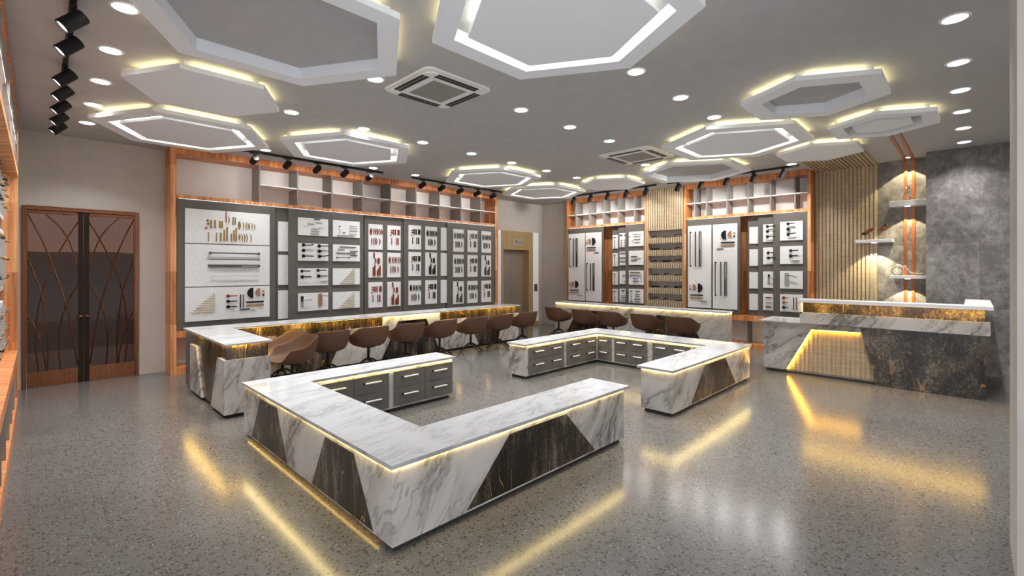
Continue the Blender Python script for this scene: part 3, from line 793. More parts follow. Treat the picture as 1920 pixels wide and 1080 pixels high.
# left display boards with protruding locks
kinds = ['chrome levers', 'gold levers', 'black levers', 'rods']
cols = [2.95+.79*i for i in range(6)]
zL = ((2.08, 2.545), (1.32, 1.96), (.67, 1.20))
for r_ in range(3):
    for i, u in enumerate(cols):
        where = ['hidden nearest the viewer', 'second nearest the viewer', 'third from the viewer', 'fourth from the viewer', 'second nearest the glass door', 'nearest the glass door'][i]
        b = Board(FL, u, u+.72, *zL[r_], -.13, 'white hardware board on the left-edge cabinet, %s, %s' % (('top row', 'middle row', 'bottom row')[r_], where), 'hardware boards on the left-edge cabinet', t=.02)
        rr = random.Random(r_*10+i)
        for q in range(4):
            uu = .14+.24*q
            mt = rr.choice(['chrome', 'gold', 'blackp', 'dkgrey'])
            if r_ == 2 and i == 5 and q == 3: mt = 'orange'
            b.put('rod_pull', rod(FL, b.n, b.U(uu-.07), b.Z(.08), b.Z(.92), .004, False), 'ltgrey')
            for v in (.22, .52, .82):
                if rr.random() < .8: b.lever(uu, v, .075, mt if rr.random() < .7 else rr.choice(['chrome', 'blackp', 'gold']), rr.choice(['plain', 'wave', 'rise', 'square']), .022)
MBk = panel(FL, 2.82, 7.65, -.13, 'long grey back panel carrying the hardware boards of the left-edge cabinet', 'panel of the left-edge cabinet')

# ------------------------------------------------------------------ oak slatted shelf unit between the two far cabinets
su = thing('slatted_shelf_unit', 'oak slatted unit with six grey recessed shelves of door levers', 'shelf unit', (9.85, 4.86, 0))
m = MB(); m.fbox(FB, -5.30, -4.425, -.30, -.28, 0, CEIL)
for i in range(16):
    u = -5.298 + i*.0548
    m.fbox(FB, u, u+.036, -.035, -.006, 2.405, CEIL-.002)
m.fbox(FB, -5.30, -4.425, -.28, -.035, 2.405, CEIL-.002); m.build('upper_slats', 'slat', su)
MB().fbox(FB, -5.30, -5.255, -.28, -.006, 0, 2.40).build('side_stile', 'slat', su)
MB().fbox(FB, -4.455, -4.425, -.28, -.006, 0, 2.40).build('side_stile', 'slat', su)
tops = [2.24, 1.965, 1.69, 1.405, 1.122, .85]
for i, zt in enumerate(tops):
    m = MB(); zb = zt-.125 if i < 5 else .02
    m.fbox(FB, -5.255, -4.455, -.28, -.035, zb, zt)
    for k in range(15):
        u = -5.252 + k*.0533
        m.fbox(FB, u, u+.036, -.035, -.006, zb, zt)
    m.build('shelf_front', 'slat', su)
    up = 2.40 if i == 0 else tops[i-1]-.125
    MB().fbox(FB, -5.255, -4.455, -.16, -.15, zt, up).build('recess_back', 'recess', su)
kinds = ['A', 'B', 'C', 'D', 'B', 'A', 'A', 'D', 'C', 'B', 'L', 'B', 'D', 'L', 'D', 'C', 'A', 'B']
kn = {'A': 'curved black lever with silver rose', 'B': 'flat black bar lever', 'C': 'angled thin black lever', 'D': 'thick black bar lever', 'L': 'small black L-shaped lever'}
rown = ['top shelf', 'second shelf down', 'third shelf down', 'fourth shelf down', 'fifth shelf down', 'lowest shelf']
for i in range(18):
    r_, c_ = divmod(i, 3); kk = kinds[i]; z = tops[r_]+.001; u = -5.12 + c_*.27
    t = thing('lever_handle', '%s on the %s of slatted unit, %s' % (kn[kk], rown[r_], ('left', 'centre', 'right')[c_]), 'door lever', FB(u, -.09, z), 'door levers on the slatted shelves')
    n = -.08
    if kk == 'A':
        MB().tube([FB(u-.07, n, z+.006), FB(u-.06, n, z+.03), FB(u-.03, n, z+.048), FB(u+.06, n, z+.052)], .012, 8).build('lever', 'blackp', t)
        MB().lathe([(.022, 0), (.022, .014)], FB(u+.065, n, z+.052), 14, R_y(FB)).build('rose', 'chrome', t)
    elif kk == 'B': MB().fbox(FB, u-.08, u+.08, n-.02, n+.02, z, z+.02).tube([FB(u+.05, n, z+.01), FB(u+.05, n-.03, z+.01)], .012).build('lever', 'blackp', t)
    elif kk == 'C': MB().tube([FB(u-.07, n, z+.0), FB(u-.07, n, z+.05), FB(u+.07, n, z+.058)], .009, 8).lathe([(.02, 0), (.02, .008)], FB(u-.07, n, z), 12).build('lever', 'blackp', t)
    elif kk == 'D': MB().fbox(FB, u-.095, u+.095, n-.015, n+.015, z+.018, z+.046).lathe([(.025, 0), (.025, .02)], FB(u-.05, n, z), 12).build('lever', 'blackp', t)
    else: MB().fbox(FB, u-.05, u-.03, n-.01, n+.01, z, z+.05).fbox(FB, u-.03, u+.06, n-.01, n+.01, z+.032, z+.05).build('lever', 'blackp', t)

# ------------------------------------------------------------------ ceiling: hexagons, downlights, cassettes, tracks
def hexpoly(cx, cy, R): return [(cx+R*math.cos(k*PI/3), cy+R*math.sin(k*PI/3)) for k in range(6)]
def hexagon(cx, cy, R, kind, Rin, Rp, label, lit=True):
    t = thing('ceiling_hexagon', label, 'ceiling light', (cx, cy, 3.243), 'hexagonal ceiling features')
    zb, zf = 3.243, 3.287
    O = hexpoly(cx, cy, R); Sp = hexpoly(cx, cy, R-.075)
    if kind == 'solid':
        MB().prism(O, zb, zf).build('panel', 'white', t); MB().prism(Sp, zf, CEIL).build('mount', 'white', t)
    else:
        I = hexpoly(cx, cy, Rin)
        MB().ring(O, I, zb, zf).build('ring', 'white', t); MB().ring(Sp, I, zf, CEIL).build('mount', 'white', t)
    m = MB()
    P = hexpoly(cx, cy, R-.073); Q = hexpoly(cx, cy, R-.055)
    for i in range(6):
        j = (i+1) % 6; L = lambda A, f: (A[i][0]+(A[j][0]-A[i][0])*f, A[i][1]+(A[j][1]-A[i][1])*f)
        m.prism([L(Q, .1), L(Q, .9), L(P, .9), L(P, .1)], zf, zf+.005)
    m.build('led_strip', 'led_hex', t)
    if kind == 'panel':
        Pp = hexpoly(cx, cy, Rp); Pi = hexpoly(cx, cy, Rp-.05)
        MB().prism(Pp, zb+.004, zb+.03).build('panel', 'white', t); MB().prism(Pi, zb+.03, CEIL).build('panel_mount', 'white', t)
        if lit:
            m = MB(); P = hexpoly(cx, cy, Rp-.048); Q = hexpoly(cx, cy, Rp-.034)
            for i in range(6):
                j = (i+1) % 6; L = lambda A, f: (A[i][0]+(A[j][0]-A[i][0])*f, A[i][1]+(A[j][1]-A[i][1])*f)
                m.prism([L(Q, .06), L(Q, .94), L(P, .94), L(P, .06)], 3.295, 3.31)
            m.build('channel_led_strip', 'led_channel', t)
H = [(1.247, 3.602, .955, 'ring', .78, 0, 'large white hexagonal ring around bare grey ceiling, nearest the viewer on the left'),
     (2.551, 2.063, .955, 'panel', .78, .67, 'largest-looking white hexagon with lit channel, at the top centre of the view'),
     (1.165, 5.34, .66, 'solid', 0, 0, 'small solid white hexagon near the black track, between a ring and a channelled hexagon'),
     (1.335, 7.09, .952, 'panel', .78, .67, 'white hexagon with lit channel in front of the left end of the long cabinet'),
     (3.19, 6.485, .955, 'panel', .78, .67, 'white hexagon with lit channel above the third cubby of the long cabinet'),
     (6.07, 6.54, .95, 'panel', .78, .67, 'white hexagon with lit channel above the right end of the long cabinet'),
     (7.99, 6.91, .955, 'panel', .78, .67, 'white hexagon with lit channel in front of the elevator corner'),
     (8.18, 5.245, .66, 'solid', 0, 0, 'small solid white hexagon above the row of chairs by the far cabinet'),
     (8.18, 3.56, .95, 'ring', .78, 0, 'white hexagonal ring around grey ceiling, in front of the far right cabinet'),
     (6.67, 2.32, .957, 'panel', .78, .67, 'white hexagon with lit channel beside the farther air conditioner'),
     (8.09, 1.62, .572, 'solid', 0, 0, 'smallest solid white hexagon, beneath the slatted ceiling'),
     (5.466, 1.15, .668, 'ring', .47, 0, 'medium white hexagonal ring at the right, nearest the row of downlights'),
     (7.055, .776, .572, 'panel', .41, .31, 'small white hexagon with unlit channel, where the copper strips end')]
for h in H: hexagon(*h, lit=h[2] > .9)

DL = [(0.414, 4.14), (.414, 5.03), (.414, 5.93), (.414, 6.83), (.414, 7.73),
      (2.03, 5.55), (2.92, 5.55), (3.82, 5.55), (4.72, 5.55), (5.61, 5.55), (6.51, 5.55), (7.42, 5.55),
      (2.23, 4.015), (3.818, 3.63), (4.713, 3.63), (5.612, 3.63), (7.33, 4.02),
      (3.81, 2.182), (4.715, 2.182), (5.60, 2.182), (9.04, 2.22),
      (4.60, .098), (5.607, .098), (6.492, .098), (7.385, .098), (8.262, .098), (9.175, .10),
      (5.05, 7.582), (4.17, 7.582), (2.40, 7.59)]
col = ['nearest the viewer', 'second from the viewer', 'third from the viewer', 'fourth from the viewer', 'fifth from the viewer', 'sixth from the viewer', 'farthest from the viewer']
LB = ['in the left column beside the black track, ' + col[i] for i in (0, 1, 2, 3)] + ['in the left column beside the black track, nearest the glass door'] + \
     ['in the long row behind the air conditioner, ' + x for x in ('first on the left', 'second', 'third', 'fourth', 'fifth', 'sixth', 'last before the corner')] + \
     ['half hidden beside the large ring and the nearer air conditioner', 'in the middle row of three, leftmost', 'in the middle row of three, centre', 'in the middle row of three, rightmost', 'between the farther air conditioner and a hexagonal ring'] + \
     ['in the row right of the largest hexagon, nearest it', 'in the row right of the largest hexagon, middle', 'in the row right of the largest hexagon, farthest', 'in front of the slatted ceiling, above the far right cabinet'] + \
     ['in the column at the far right, ' + x for x in ('nearest the viewer', 'second from the viewer', 'third from the viewer', 'fourth from the viewer', 'fifth from the viewer', 'nearest the concrete wall')] + \
     ['close to the long cabinet between two tracks, right one', 'close to the long cabinet, beneath the end of the left track', 'peeping from behind the hexagon at the left end of the long cabinet']
lampdata = bpy.data.lights.new('downlight_lamp', 'AREA'); lampdata.shape = 'DISK'; lampdata.size = .12; lampdata.energy = 9; lampdata.color = (.95, .975, 1); lampdata.spread = 2.0
for (x, y), lb in zip(DL, LB):
    t = thing('downlight', 'round recessed downlight ' + lb, 'downlight', (x, y, CEIL-.01), 'recessed downlights')
    MB().lathe([(.070, -.006), (.085, -.006), (.088, 0), (.070, 0)], (x, y, CEIL), 24, None, True).build('trim_ring', 'white', t)
    MB().lathe([(.070, -.004), (.070, -.001)], (x, y, CEIL), 24).build('diffuser', 'lamp', t)
    lo = bpy.data.objects.new('lamp', lampdata); COL.objects.link(lo); lo.parent = t; lo.location = (0, 0, -.003)

def cassette(cx, cy, a, label):
    t = thing('air_conditioner', label, 'air conditioner', (cx, cy, CEIL-.035), 'ceiling cassettes')
    def rr(h, c_): return [(cx-h+c_, cy-h), (cx+h-c_, cy-h), (cx+h, cy-h+c_), (cx+h, cy+h-c_), (cx+h-c_, cy+h), (cx-h+c_, cy+h), (cx-h, cy+h-c_), (cx-h, cy-h+c_)]
    m = MB(); m.prism(rr(a, .05), CEIL-.02, CEIL-.0005); m.build('fascia', 'greylight', t, bevel=.006)
    MB().prism(rr(a-.045, .05), CEIL-.035, CEIL-.02).build('inner_fascia', 'greylight', t, bevel=.004)
    MB().box(cx-a*.5, cx+a*.5, cy-a*.54, cy+a*.54, CEIL-.038, CEIL-.035).build('grille', 'greymid', t)
    for k in range(4):
        dx, dy = ((0, 1), (1, 0), (0, -1), (-1, 0))[k]
        m = MB(); q = a*.80; L = a*.62
        for off in (-.022, .022):
            c_ = q+off
            if dx: m.box(cx+dx*c_-.019, cx+dx*c_+.019, cy-L, cy+L, CEIL-.0365, CEIL-.035)
            else: m.box(cx-L, cx+L, cy+dy*c_-.019, cy+dy*c_+.019, CEIL-.0365, CEIL-.035)
        m.build('air_slot', 'black', t)
cassette(2.785, 3.79, .39, 'square white air conditioner in the ceiling, nearer one, left of the largest hexagon')
cassette(6.61, 3.78, .44, 'square white air conditioner in the ceiling, farther one, beside two far hexagons')

def track(name_label, p0, p1):
    x0, y0 = p0; x1, y1 = p1
    m = MB()
    if abs(x1-x0) > abs(y1-y0): m.box(x0, x1, y0-.018, y0+.018, CEIL-.035, CEIL)
    else: m.box(x0-.018, x0+.018, y0, y1, CEIL-.035, CEIL)
    o = m.build('lighting_track', 'black', origin=((x0+x1)/2, (y0+y1)/2, CEIL-.035), bevel=.003)
    tag(o, name_label, 'lighting track', 'ceiling lighting tracks')
track('black ceiling track over the left half of the long cabinet', (2.0, 7.775), (4.47, 7.775))
track('black ceiling track over the right half of the long cabinet', (5.11, 7.775), (7.52, 7.775))
track('black ceiling track in front of the cabinet by the elevator corner', (9.17, 4.78), (9.17, 7.05))
track('black ceiling track in front of the far right cabinet', (9.17, 2.14), (9.17, 4.52))
track('black ceiling track at the left, running away from the viewer beside the left-edge cabinet', (.16, 3.4), (.16, 7.78))
# the spotlight: adapter, stem, can, rim, lens; built at origin aiming along local +x and down
def make_spot(tilt=.80, long_=.155, r=.048):
    t = thing('track_spotlight', 'spot', 'spotlight', (0, 0, 0), 'track spotlights')
    MB().box(-.02, .02, -.055, .055, -.05, -.035).build('adapter', 'black', t, bevel=.003)
    MB().tube([(0, 0, -.048), (0, 0, -.10)], .008, 8).build('stem', 'black', t)
    A = Matrix.Rotation(PI/2 + tilt, 3, 'Y')       # local z -> outward and down
    c0 = Vector((0, 0, -.135)) - A @ Vector((0, 0, long_*.5))
    body = MB().lathe([(r*.9, 0), (r, .008), (r, long_), (r*.82, long_), (r*.80, long_-.012)], c0, 20, A).build('can', 'blackp', t)
    MB().lathe([(r*.78, long_-.013), (r*.78, long_-.010)], c0, 20, A).build('lens', 'lamp', body)
    return t
spotdata = bpy.data.lights.new('spot_lamp', 'SPOT'); spotdata.energy = 12; spotdata.spot_size = 1.5; spotdata.spot_blend = .7; spotdata.shadow_soft_size = .035; spotdata.color = (1, .97, .93)
def place_spot(x, y, ang, label, tilt=.8, first={}, data=spotdata):
    if tilt not in first: t = first[tilt] = make_spot(tilt)
    else: t = copy_tree(first[tilt])
    t.location = (x, y, CEIL); t.rotation_euler = (0, 0, ang); t['label'] = label
    lo = bpy.data.objects.new('lamp', data); COL.objects.link(lo); lo.parent = t
    A = Matrix.Rotation(PI/2+tilt, 3, 'Y'); d = A @ Vector((0, 0, 1))
    lo.location = Vector((0, 0, -.135)) + d*.085
    lo.rotation_mode = 'QUATERNION'; lo.rotation_quaternion = d.to_track_quat('-Z', 'Y')
spotlow = spotdata.copy(); spotlow.energy = 2.5
spotflood = spotdata.copy(); spotflood.energy = 9; spotflood.spot_size = 3.05; spotflood.spot_blend = .25
W5 = ['leftmost', 'second from the left', 'third from the left', 'fourth from the left', 'fifth from the left', 'rightmost']
for i, x in enumerate((2.30, 2.78, 3.255, 3.735, 4.205)):
    place_spot(x, 7.775, PI/2, 'black spotlight on the left-half track of the long cabinet, ' + (W5[i] if i < 4 else 'rightmost'), .28, data=spotlow)
for i, x in enumerate((5.34, 5.81, 6.297, 6.777, 7.258)):
    place_spot(x, 7.775, PI/2, 'black spotlight on the right-half track of the long cabinet, ' + (W5[i] if i < 4 else 'rightmost'), .28, data=spotlow)
for i, y in enumerate((6.95, 6.46, 5.985, 5.50, 5.02)):
    place_spot(9.17, y, PI/2, 'black spotlight on the track by the elevator corner, ' + (W5[i] if i < 4 else 'rightmost'), 1.15, data=spotflood)
for i, y in enumerate((4.30, 3.83, 3.345, 2.868, 2.385)):
    place_spot(9.17, y, PI/2, 'black spotlight on the track in front of the far right cabinet, ' + (W5[i] if i < 4 else 'rightmost'), 1.15, data=spotflood)
for i, y in enumerate((4.29, 4.79, 5.61, 6.13, 6.66, 7.19, 7.66)):
    place_spot(.16, y, PI, 'black spotlight with glowing lens on the left track, ' + ['nearest the viewer', 'second from the viewer', 'third from the viewer', 'fourth from the viewer', 'fifth from the viewer', 'second nearest the glass door', 'nearest the glass door'][i])

# ------------------------------------------------------------------ display islands
def led(poly_pts, z, parent, mat, name='led_strip', w_=.006, h_=.0012):
    m = MB()
    for (x0, y0), (x1, y1) in poly_pts:
        m.box(min(x0, x1)-w_/2*(x0 == x1), max(x0, x1)+w_/2*(x0 == x1), min(y0, y1)-w_/2*(y0 == y1), max(y0, y1)+w_/2*(y0 == y1), z-h_, z)
    return m.build(name, mat, parent)
def island(name, label, top, body, plinth_in, panels, drawers, ledges, loc):
    t = thing(name, label, 'display counter', loc)
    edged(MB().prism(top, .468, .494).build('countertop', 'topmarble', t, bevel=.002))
    MB().prism(body, .04, .467).build('body', 'marble', t)
    MB().prism(plinth_in, 0, .04).build('plinth', 'plinth', t)
    for F, poly in panels:
        MB().fprism(F, poly, -.006, .0015).build('stone_panel', 'stone', t)
    for F, u0, u1, z0, z1 in drawers:
        d = MB().fbox(F, u0, u1, 0, .012, z0, z1).build('drawer', 'grey', t, bevel=.0015)
        uc = (u0+u1)/2; zc = z0+(z1-z0)*.62; L = min(.095, (u1-u0)*.28)
        MB().tube([F(uc-L, .040, zc), F(uc+L, .040, zc)], .0085, 8).build('handle_bar', 'ceramic', d)
        for s_ in (-1, 1): MB().tube([F(uc+s_*L, .012, zc), F(uc+s_*L, .046, zc)], .010, 8).build('handle_post', 'black', d)
    led(ledges, .468, t, 'led_soft')
    return t
def inset(poly, d):                              # for axis-aligned polygons, anticlockwise
    n = len(poly); out = []
    for i in range(n):
        x, y = poly[i]; px, py = poly[i-1]; qx, qy = poly[(i+1) % n]
        e1 = Vector((x-px, y-py)).normalized(); e2 = Vector((qx-x, qy-y)).normalized()
        n1 = Vector((-e1.y, e1.x)); n2 = Vector((-e2.y, e2.x))
        out.append((x+(n1.x+n2.x)*d if abs(n1.dot(n2)) < .5 else x+n1.x*d, y+(n1.y+n2.y)*d if abs(n1.dot(n2)) < .5 else y+n1.y*d))
    return out
top1 = [(1.327, 2.219), (3.755, 2.219), (3.755, 2.635), (1.797, 2.635), (1.797, 4.450), (3.535, 4.450), (3.535, 4.845), (1.327, 4.845)]
body1 = [(1.341, 2.235), (3.685, 2.235), (3.685, 2.615), (1.785, 2.615), (1.785, 4.472), (3.50, 4.472), (3.50, 4.825), (1.341, 4.825)]
F1l = frame(1.341, 0, 0, -1); F1r = frame(0, 2.235, 1, 0)
F1d = frame(0, 4.472, 1, 0)
dr1 = []
for a, b in ((1.86, 2.24), (2.245, 2.64), (2.70, 3.098), (3.103, 3.497)):
    for z0, z1 in ((.062, .252), (.258, .435)): dr1.append((F1d, a, b, z0, z1))
led1 = [((1.338, 2.24), (1.338, 4.825)), ((1.341, 2.232), (3.685, 2.232)), ((1.86, 4.464), (3.50, 4.464))]
i1 = island('display_island', 'nearest U-shaped white marble island with dark stone wedges, in the foreground', top1, body1, inset(body1, .03),
       [(F1l, [(-4.596, .052), (-3.751, .052), (-3.974, .432), (-4.373, .432)]), (F1l, [(-3.286, .052), (-2.437, .052), (-2.674, .432), (-3.078, .432)]),
        (F1r, [(1.86, .052), (3.237, .052), (2.854, .432), (2.24, .432)])], dr1, led1, (2.5, 3.5, 0))
i1['group'] = 'marble display islands'
MB().box(1.347, 1.362, 2.40, 4.75, .037, .040).build('base_led_strip', 'led_base', i1)
top2 = [(4.60, 2.210), (7.0, 2.210), (7.0, 4.80), (4.75, 4.80), (4.75, 4.443), (6.485, 4.443), (6.485, 2.63), (4.60, 2.63)]
body2 = [(4.628, 2.228), (6.975, 2.228), (6.975, 4.785), (4.785, 4.785), (4.785, 4.465), (6.515, 4.465), (6.515, 2.59), (4.628, 2.59)]
F2r = frame(0, 2.228, 1, 0); F2d = frame(0, 4.465, 1, 0); F2b = frame(6.515, 0, 0, -1)
dr2 = []
for a, b in ((4.846, 5.237), (5.243, 5.640), (5.710, 6.100), (6.106, 6.495)):
    for z0, z1 in ((.062, .262), (.268, .432)): dr2.append((F2d, a, b, z0, z1))
for a, b in ((-4.435, -4.17), (-4.118, -3.836), (-3.83, -3.54), (-3.452, -3.164), (-3.158, -2.872), (-2.825, -2.61)):
    for z0, z1 in ((.062, .265), (.271, .437)): dr2.append((F2b, a, b, z0, z1))
led2 = [((4.628, 2.223), (6.975, 2.223)), ((4.623, 2.228), (4.623, 2.59)), ((4.80, 4.459), (6.515, 4.459)), ((6.509, 2.60), (6.509, 4.455)), ((4.780, 4.465), (4.780, 4.785))]
i2 = island('display_island', 'farther U-shaped white marble island with rows of grey drawers, in mid-room', top2, body2, inset(body2, .03),
       [(F2r, [(5.074, .052), (6.429, .052), (6.074, .430), (5.446, .430)])], dr2, led2, (6.0, 3.5, 0))
i2['group'] = 'marble display islands'

# ------------------------------------------------------------------ L-shaped long counter (left) and straight counter (far)
t = thing('service_counter', 'long L-shaped marble counter with amber-lit dark stone band, below the long cabinet', 'counter', (4.3, 7.2, 0))
MB().prism([(1.338, 5.462), (1.80, 5.462), (1.80, 6.955), (7.30, 6.955), (7.30, 7.42), (1.338, 7.42)], .752, .772).build('countertop', 'topmarble', t, bevel=.002)
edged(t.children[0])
MB().prism([(1.36, 5.50), (1.765, 5.50), (1.765, 7.015), (7.275, 7.015), (7.275, 7.39), (1.36, 7.39)], .04, .750).build('stone_core', 'stone', t)
MB().prism([(1.40, 5.55), (1.73, 5.55), (1.73, 7.05), (7.24, 7.05), (7.24, 7.36), (1.40, 7.36)], 0, .04).build('plinth', 'plinth', t)
FcL = frame(1.36, 0, 0, -1); FcE = frame(0, 5.50, 1, 0); FcF = frame(0, 7.015, 1, 0); FcR = frame(1.765, 0, 0, 1)
T = .024
MB().fprism(FcL, [(-7.02, .04), (-6.43, .04), (-6.71, .605), (-7.02, .605)], 0, T).build('marble_panel', 'marble', t)
MB().fprism(FcL, [(-6.01, .04), (-5.476, .04), (-5.476, .603), (-5.742, .603)], 0, T).build('marble_panel', 'marble', t)
MB().fprism(FcE, [(1.36, .04), (1.785, .04), (1.785, .603), (1.36, .603)], 0, T).build('marble_panel', 'marble', t)
MB().fprism(FcR, [(5.50, .04), (6.98, .04), (6.98, .603), (5.50, .603)], 0, .02).build('marble_panel', 'marble', t)
MB().fprism(FcF, [(1.79, .05), (2.62, .05), (2.35, .605), (1.79, .605)], 0, T).build('marble_panel', 'marble', t)
MB().fprism(FcF, [(3.13, .05), (4.0, .05), (4.311, .655), (4.40, .655), (4.40, .748), (4.024, .748), (4.024, .600), (3.396, .600)], 0, T).build('marble_panel', 'marble', t)
MB().fprism(FcF, [(4.40, .655), (4.894, .655), (5.20, .05), (6.14, .05), (5.83, .602), (5.19, .602), (5.19, .748), (4.40, .748)], 0, T).build('marble_panel', 'marble', t)
MB().fprism(FcF, [(6.693, .05), (7.275, .05), (7.275, .602), (6.83, .602)], 0, T).build('marble_panel', 'marble', t)
m = MB()
for x0, x1, y0, y1 in ((1.346, 1.356, 5.50, 7.39), (1.36, 1.765, 5.475, 5.492), (1.80, 4.02, 6.962, 6.985), (5.20, 7.27, 6.962, 6.985), (1.770, 1.785, 5.52, 6.96)): m.box(x0, x1, y0, y1, .7513, .752)
m.build('led_strip', 'led_desk', t)
MB().box(4.03, 5.185, 6.965, 6.980, .7513, .752).build('led_strip', 'led_soft', t)

t = thing('service_counter', 'straight white marble counter with two dark stone wedges, before the far cabinets', 'counter', (8.9, 5.2, 0))
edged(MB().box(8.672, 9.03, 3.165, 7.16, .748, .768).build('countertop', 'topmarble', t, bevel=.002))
MB().box(8.70, 9.01, 3.185, 7.14, .04, .746).build('body', 'marble', t)
MB().box(8.74, 8.98, 3.23, 7.10, 0, .04).build('plinth', 'plinth', t)
FcB = frame(8.70, 0, 0, -1)
MB().fprism(FcB, [(-6.80, .045), (-5.55, .045), (-5.87, .615), (-6.48, .615)], -.006, .0015).build('stone_panel', 'stone', t)
MB().fprism(FcB, [(-4.85, .045), (-3.54, .045), (-3.87, .620), (-4.53, .620)], -.006, .0015).build('stone_panel', 'stone', t)
led([((8.690, 3.19), (8.690, 7.13)), ((8.71, 3.178), (9.01, 3.178))], .748, t, 'led_soft', w_=.010, h_=.0006)

# ------------------------------------------------------------------ reception desk
t = thing('reception_desk', 'tall reception desk in marble, dark gold-veined stone and lit oak slats', 'reception desk', (8.1, 1.0, 0))
MB().fbox(FR, -2.30, .09, -.60, -.04, .03, .755).build('carcass', 'greymid', t)
# marble front with a trapezoid opening for the slats
MB().fprism(FR, [(-2.30, .05), (-1.991, .05), (-1.671, .672), (-1.095, .682), (-1.075, .755), (-2.30, .755)], -.04, 0).build('marble_front', 'marble', t)
MB().fprism(FR, [(-1.10, .755), (-.93, .003), (.093, .003), (.093, .768)], -.04, .012).build('stone_front', 'stoneband', t)
MB().fbox(FR, -2.27, -.92, -.08, -.045, 0, .05).build('plinth', 'plinth', t)
m = MB(); m.fprism(FR, [(-1.98, .055), (-.94, .055), (-1.10, .68), (-1.68, .67)], -.04, -.037)
for k in range(19):
    u = -1.965 + k*.055
    top_ = min(.67, .055 + (u+1.991)*(.617/.32)) if u < -1.67 else .672
    if top_ > .09: m.fbox(FR, u, u+.03, -.037, -.024, .056, top_)
m.build('oak_slats', 'slat', t)
m = MB()
m.fprism(FR, [(-1.985, .064), (-1.977, .064), (-1.663, .663), (-1.671, .670)], -.018, -.001); m.fprism(FR, [(-1.668, .662), (-1.100, .673), (-1.100, .680), (-1.669, .670)], -.018, -.001)
m.build('led_strip', 'led_slat', t)
MB().fbox(FR, -2.345, -1.78, -.62, .085, .757, .777).build('low_worktop', 'topmarble', t, bevel=.002)
# projecting marble band, dark stone upstand and white transaction counter
m = MB(); m.fbox(FR, -1.80, .135, .045, .075, .765, .925); m.fbox(FR, .105, .135, -.30, .045, .765, .925); m.fbox(FR, -1.80, -1.775, -.30, .045, .765, .925); m.fbox(FR, -1.775, .105, -.30, .045, .765, .785)
m.build('marble_band', 'marble', t)
MB().fbox(FR, -1.775, .093, -.10, 0, .785, 1.065).build('stone_upstand', 'stoneband', t)
MB().fprism(FR, [(-1.80, .90), (-1.776, .90), (-1.776, 1.066), (-1.825, 1.066)], -.13, .075).build('end_panel', 'whitegloss', t)
m = MB(); m.fbox(FR, -1.825, -.09, -.20, .11, 1.067, 1.11); m.fbox(FR, -.09, .16, -1.65, .11, 1.067, 1.11)
m.build('transaction_top', 'whitegloss', t, bevel=.002)
MB().fbox(FR, -.06, .10, -1.62, -.20, 0, 1.066).build('return_support', 'greymid', t)
MB().fbox(FR, -1.76, .085, .05, .09, 1.0662, 1.067).build('led_strip', 'led_desk', t)

# ------------------------------------------------------------------ floating shelves and the ornaments on them
def fshelf(y0, y1, z0, z1, label):
    t = thing('floating_shelf', label, 'shelf', (9.9, (y0+y1)/2, z0), 'floating shelves on the concrete bay')
    x1 = 9.985
    MB().box(9.74, x1, y0, y1, z0, z1).build('board', 'whitegloss', t, bevel=.004)
    MB().lathe([(.035, -.004), (.035, 0)], (9.80, (y0+y1)/2 if label.startswith('mid') else .76, z0), 16).build('lens', 'lamp', t)
fshelf(.532, .985, 2.555, 2.645, 'uppermost white floating shelf, holding the figurine')
fshelf(.945, 1.432, 1.985, 2.04, 'middle white floating shelf, holding the two pods')
fshelf(.532, .972, 1.392, 1.44, 'lowest white floating shelf, holding the wire bicycle')
fig = thing('figurine', 'small silver walking figure with spread arms on the uppermost floating shelf', 'figurine', (9.84, .76, 2.645))
P = lambda y, z, x=9.84: (x, y, 2.645+z)
MB().tube([P(.835, 0), P(.83, .02), P(.815, .07), P(.79, .12), P(.775, .145)], [.006, .008, .011, .014, .016], 8).build('leg', 'chrome', fig)
MB().tube([P(.735, 0), P(.737, .06), P(.735, .09), P(.755, .145)], [.006, .009, .011, .014], 8).build('leg', 'chrome', fig)
MB().tube([P(.765, .135), P(.762, .165), P(.757, .195), P(.752, .215)], [.026, .022, .013, .010], 8).build('torso', 'chrome', fig)
MB().ball(P(.748, .235), .017, .019, .022).build('head', 'chrome', fig)
MB().tube([P(.758, .205), P(.80, .215), P(.83, .195), P(.845, .165)], [.007, .006, .005, .004], 6).build('arm', 'chrome', fig)
MB().tube([P(.752, .205), P(.725, .215), P(.70, .205)], [.007, .006, .004], 6).build('arm', 'chrome', fig)
MB().tube([P(.745, .10), P(.715, .085), P(.708, .05)], [.016, .010, .004], 6).build('cape_tail', 'chrome', fig)
def pod(y, z, tilt, side, label, zb=2.04):
    t = thing('pod_ornament', label, 'ornament', (9.85, y, zb), 'pod ornaments')
    MB().box(9.80, 9.90, y-.085, y+.085, zb, zb+.008).build('base', 'blackp', t)
    R = Matrix.Rotation(tilt, 3, 'X')
    m = MB(); pts = [R @ Vector((0, s_*.085, .018*(s_*s_))) + Vector((9.85, y, z)) for s_ in (-1, -.7, -.35, 0, .35, .7, 1)]
    m.tube(pts, [.004, .020, .034, .040, .036, .024, .006], 10); m.build('pod_body', 'pod', t)
    e = 1 if side > 0 else -1
    pts = [R @ Vector((0, e*s_*.085, .018*s_*s_)) + Vector((9.85, y, z)) for s_ in (.55, .8, 1.0, 1.25)]
    MB().tube(pts, [.032, .027, .018, .003], 10).build('pod_tip', 'black', t)
    for dy in (-.012, .012): MB().tube([(9.85, y+dy, zb+.006), (9.85, y+dy, z-.02)], .0025, 6).build('wire_leg', 'gold', t)
    return t
p1 = pod(1.27, 2.175, -.62, 1, 'red-brown pod on thin legs drooping to the left, on the middle floating shelf')
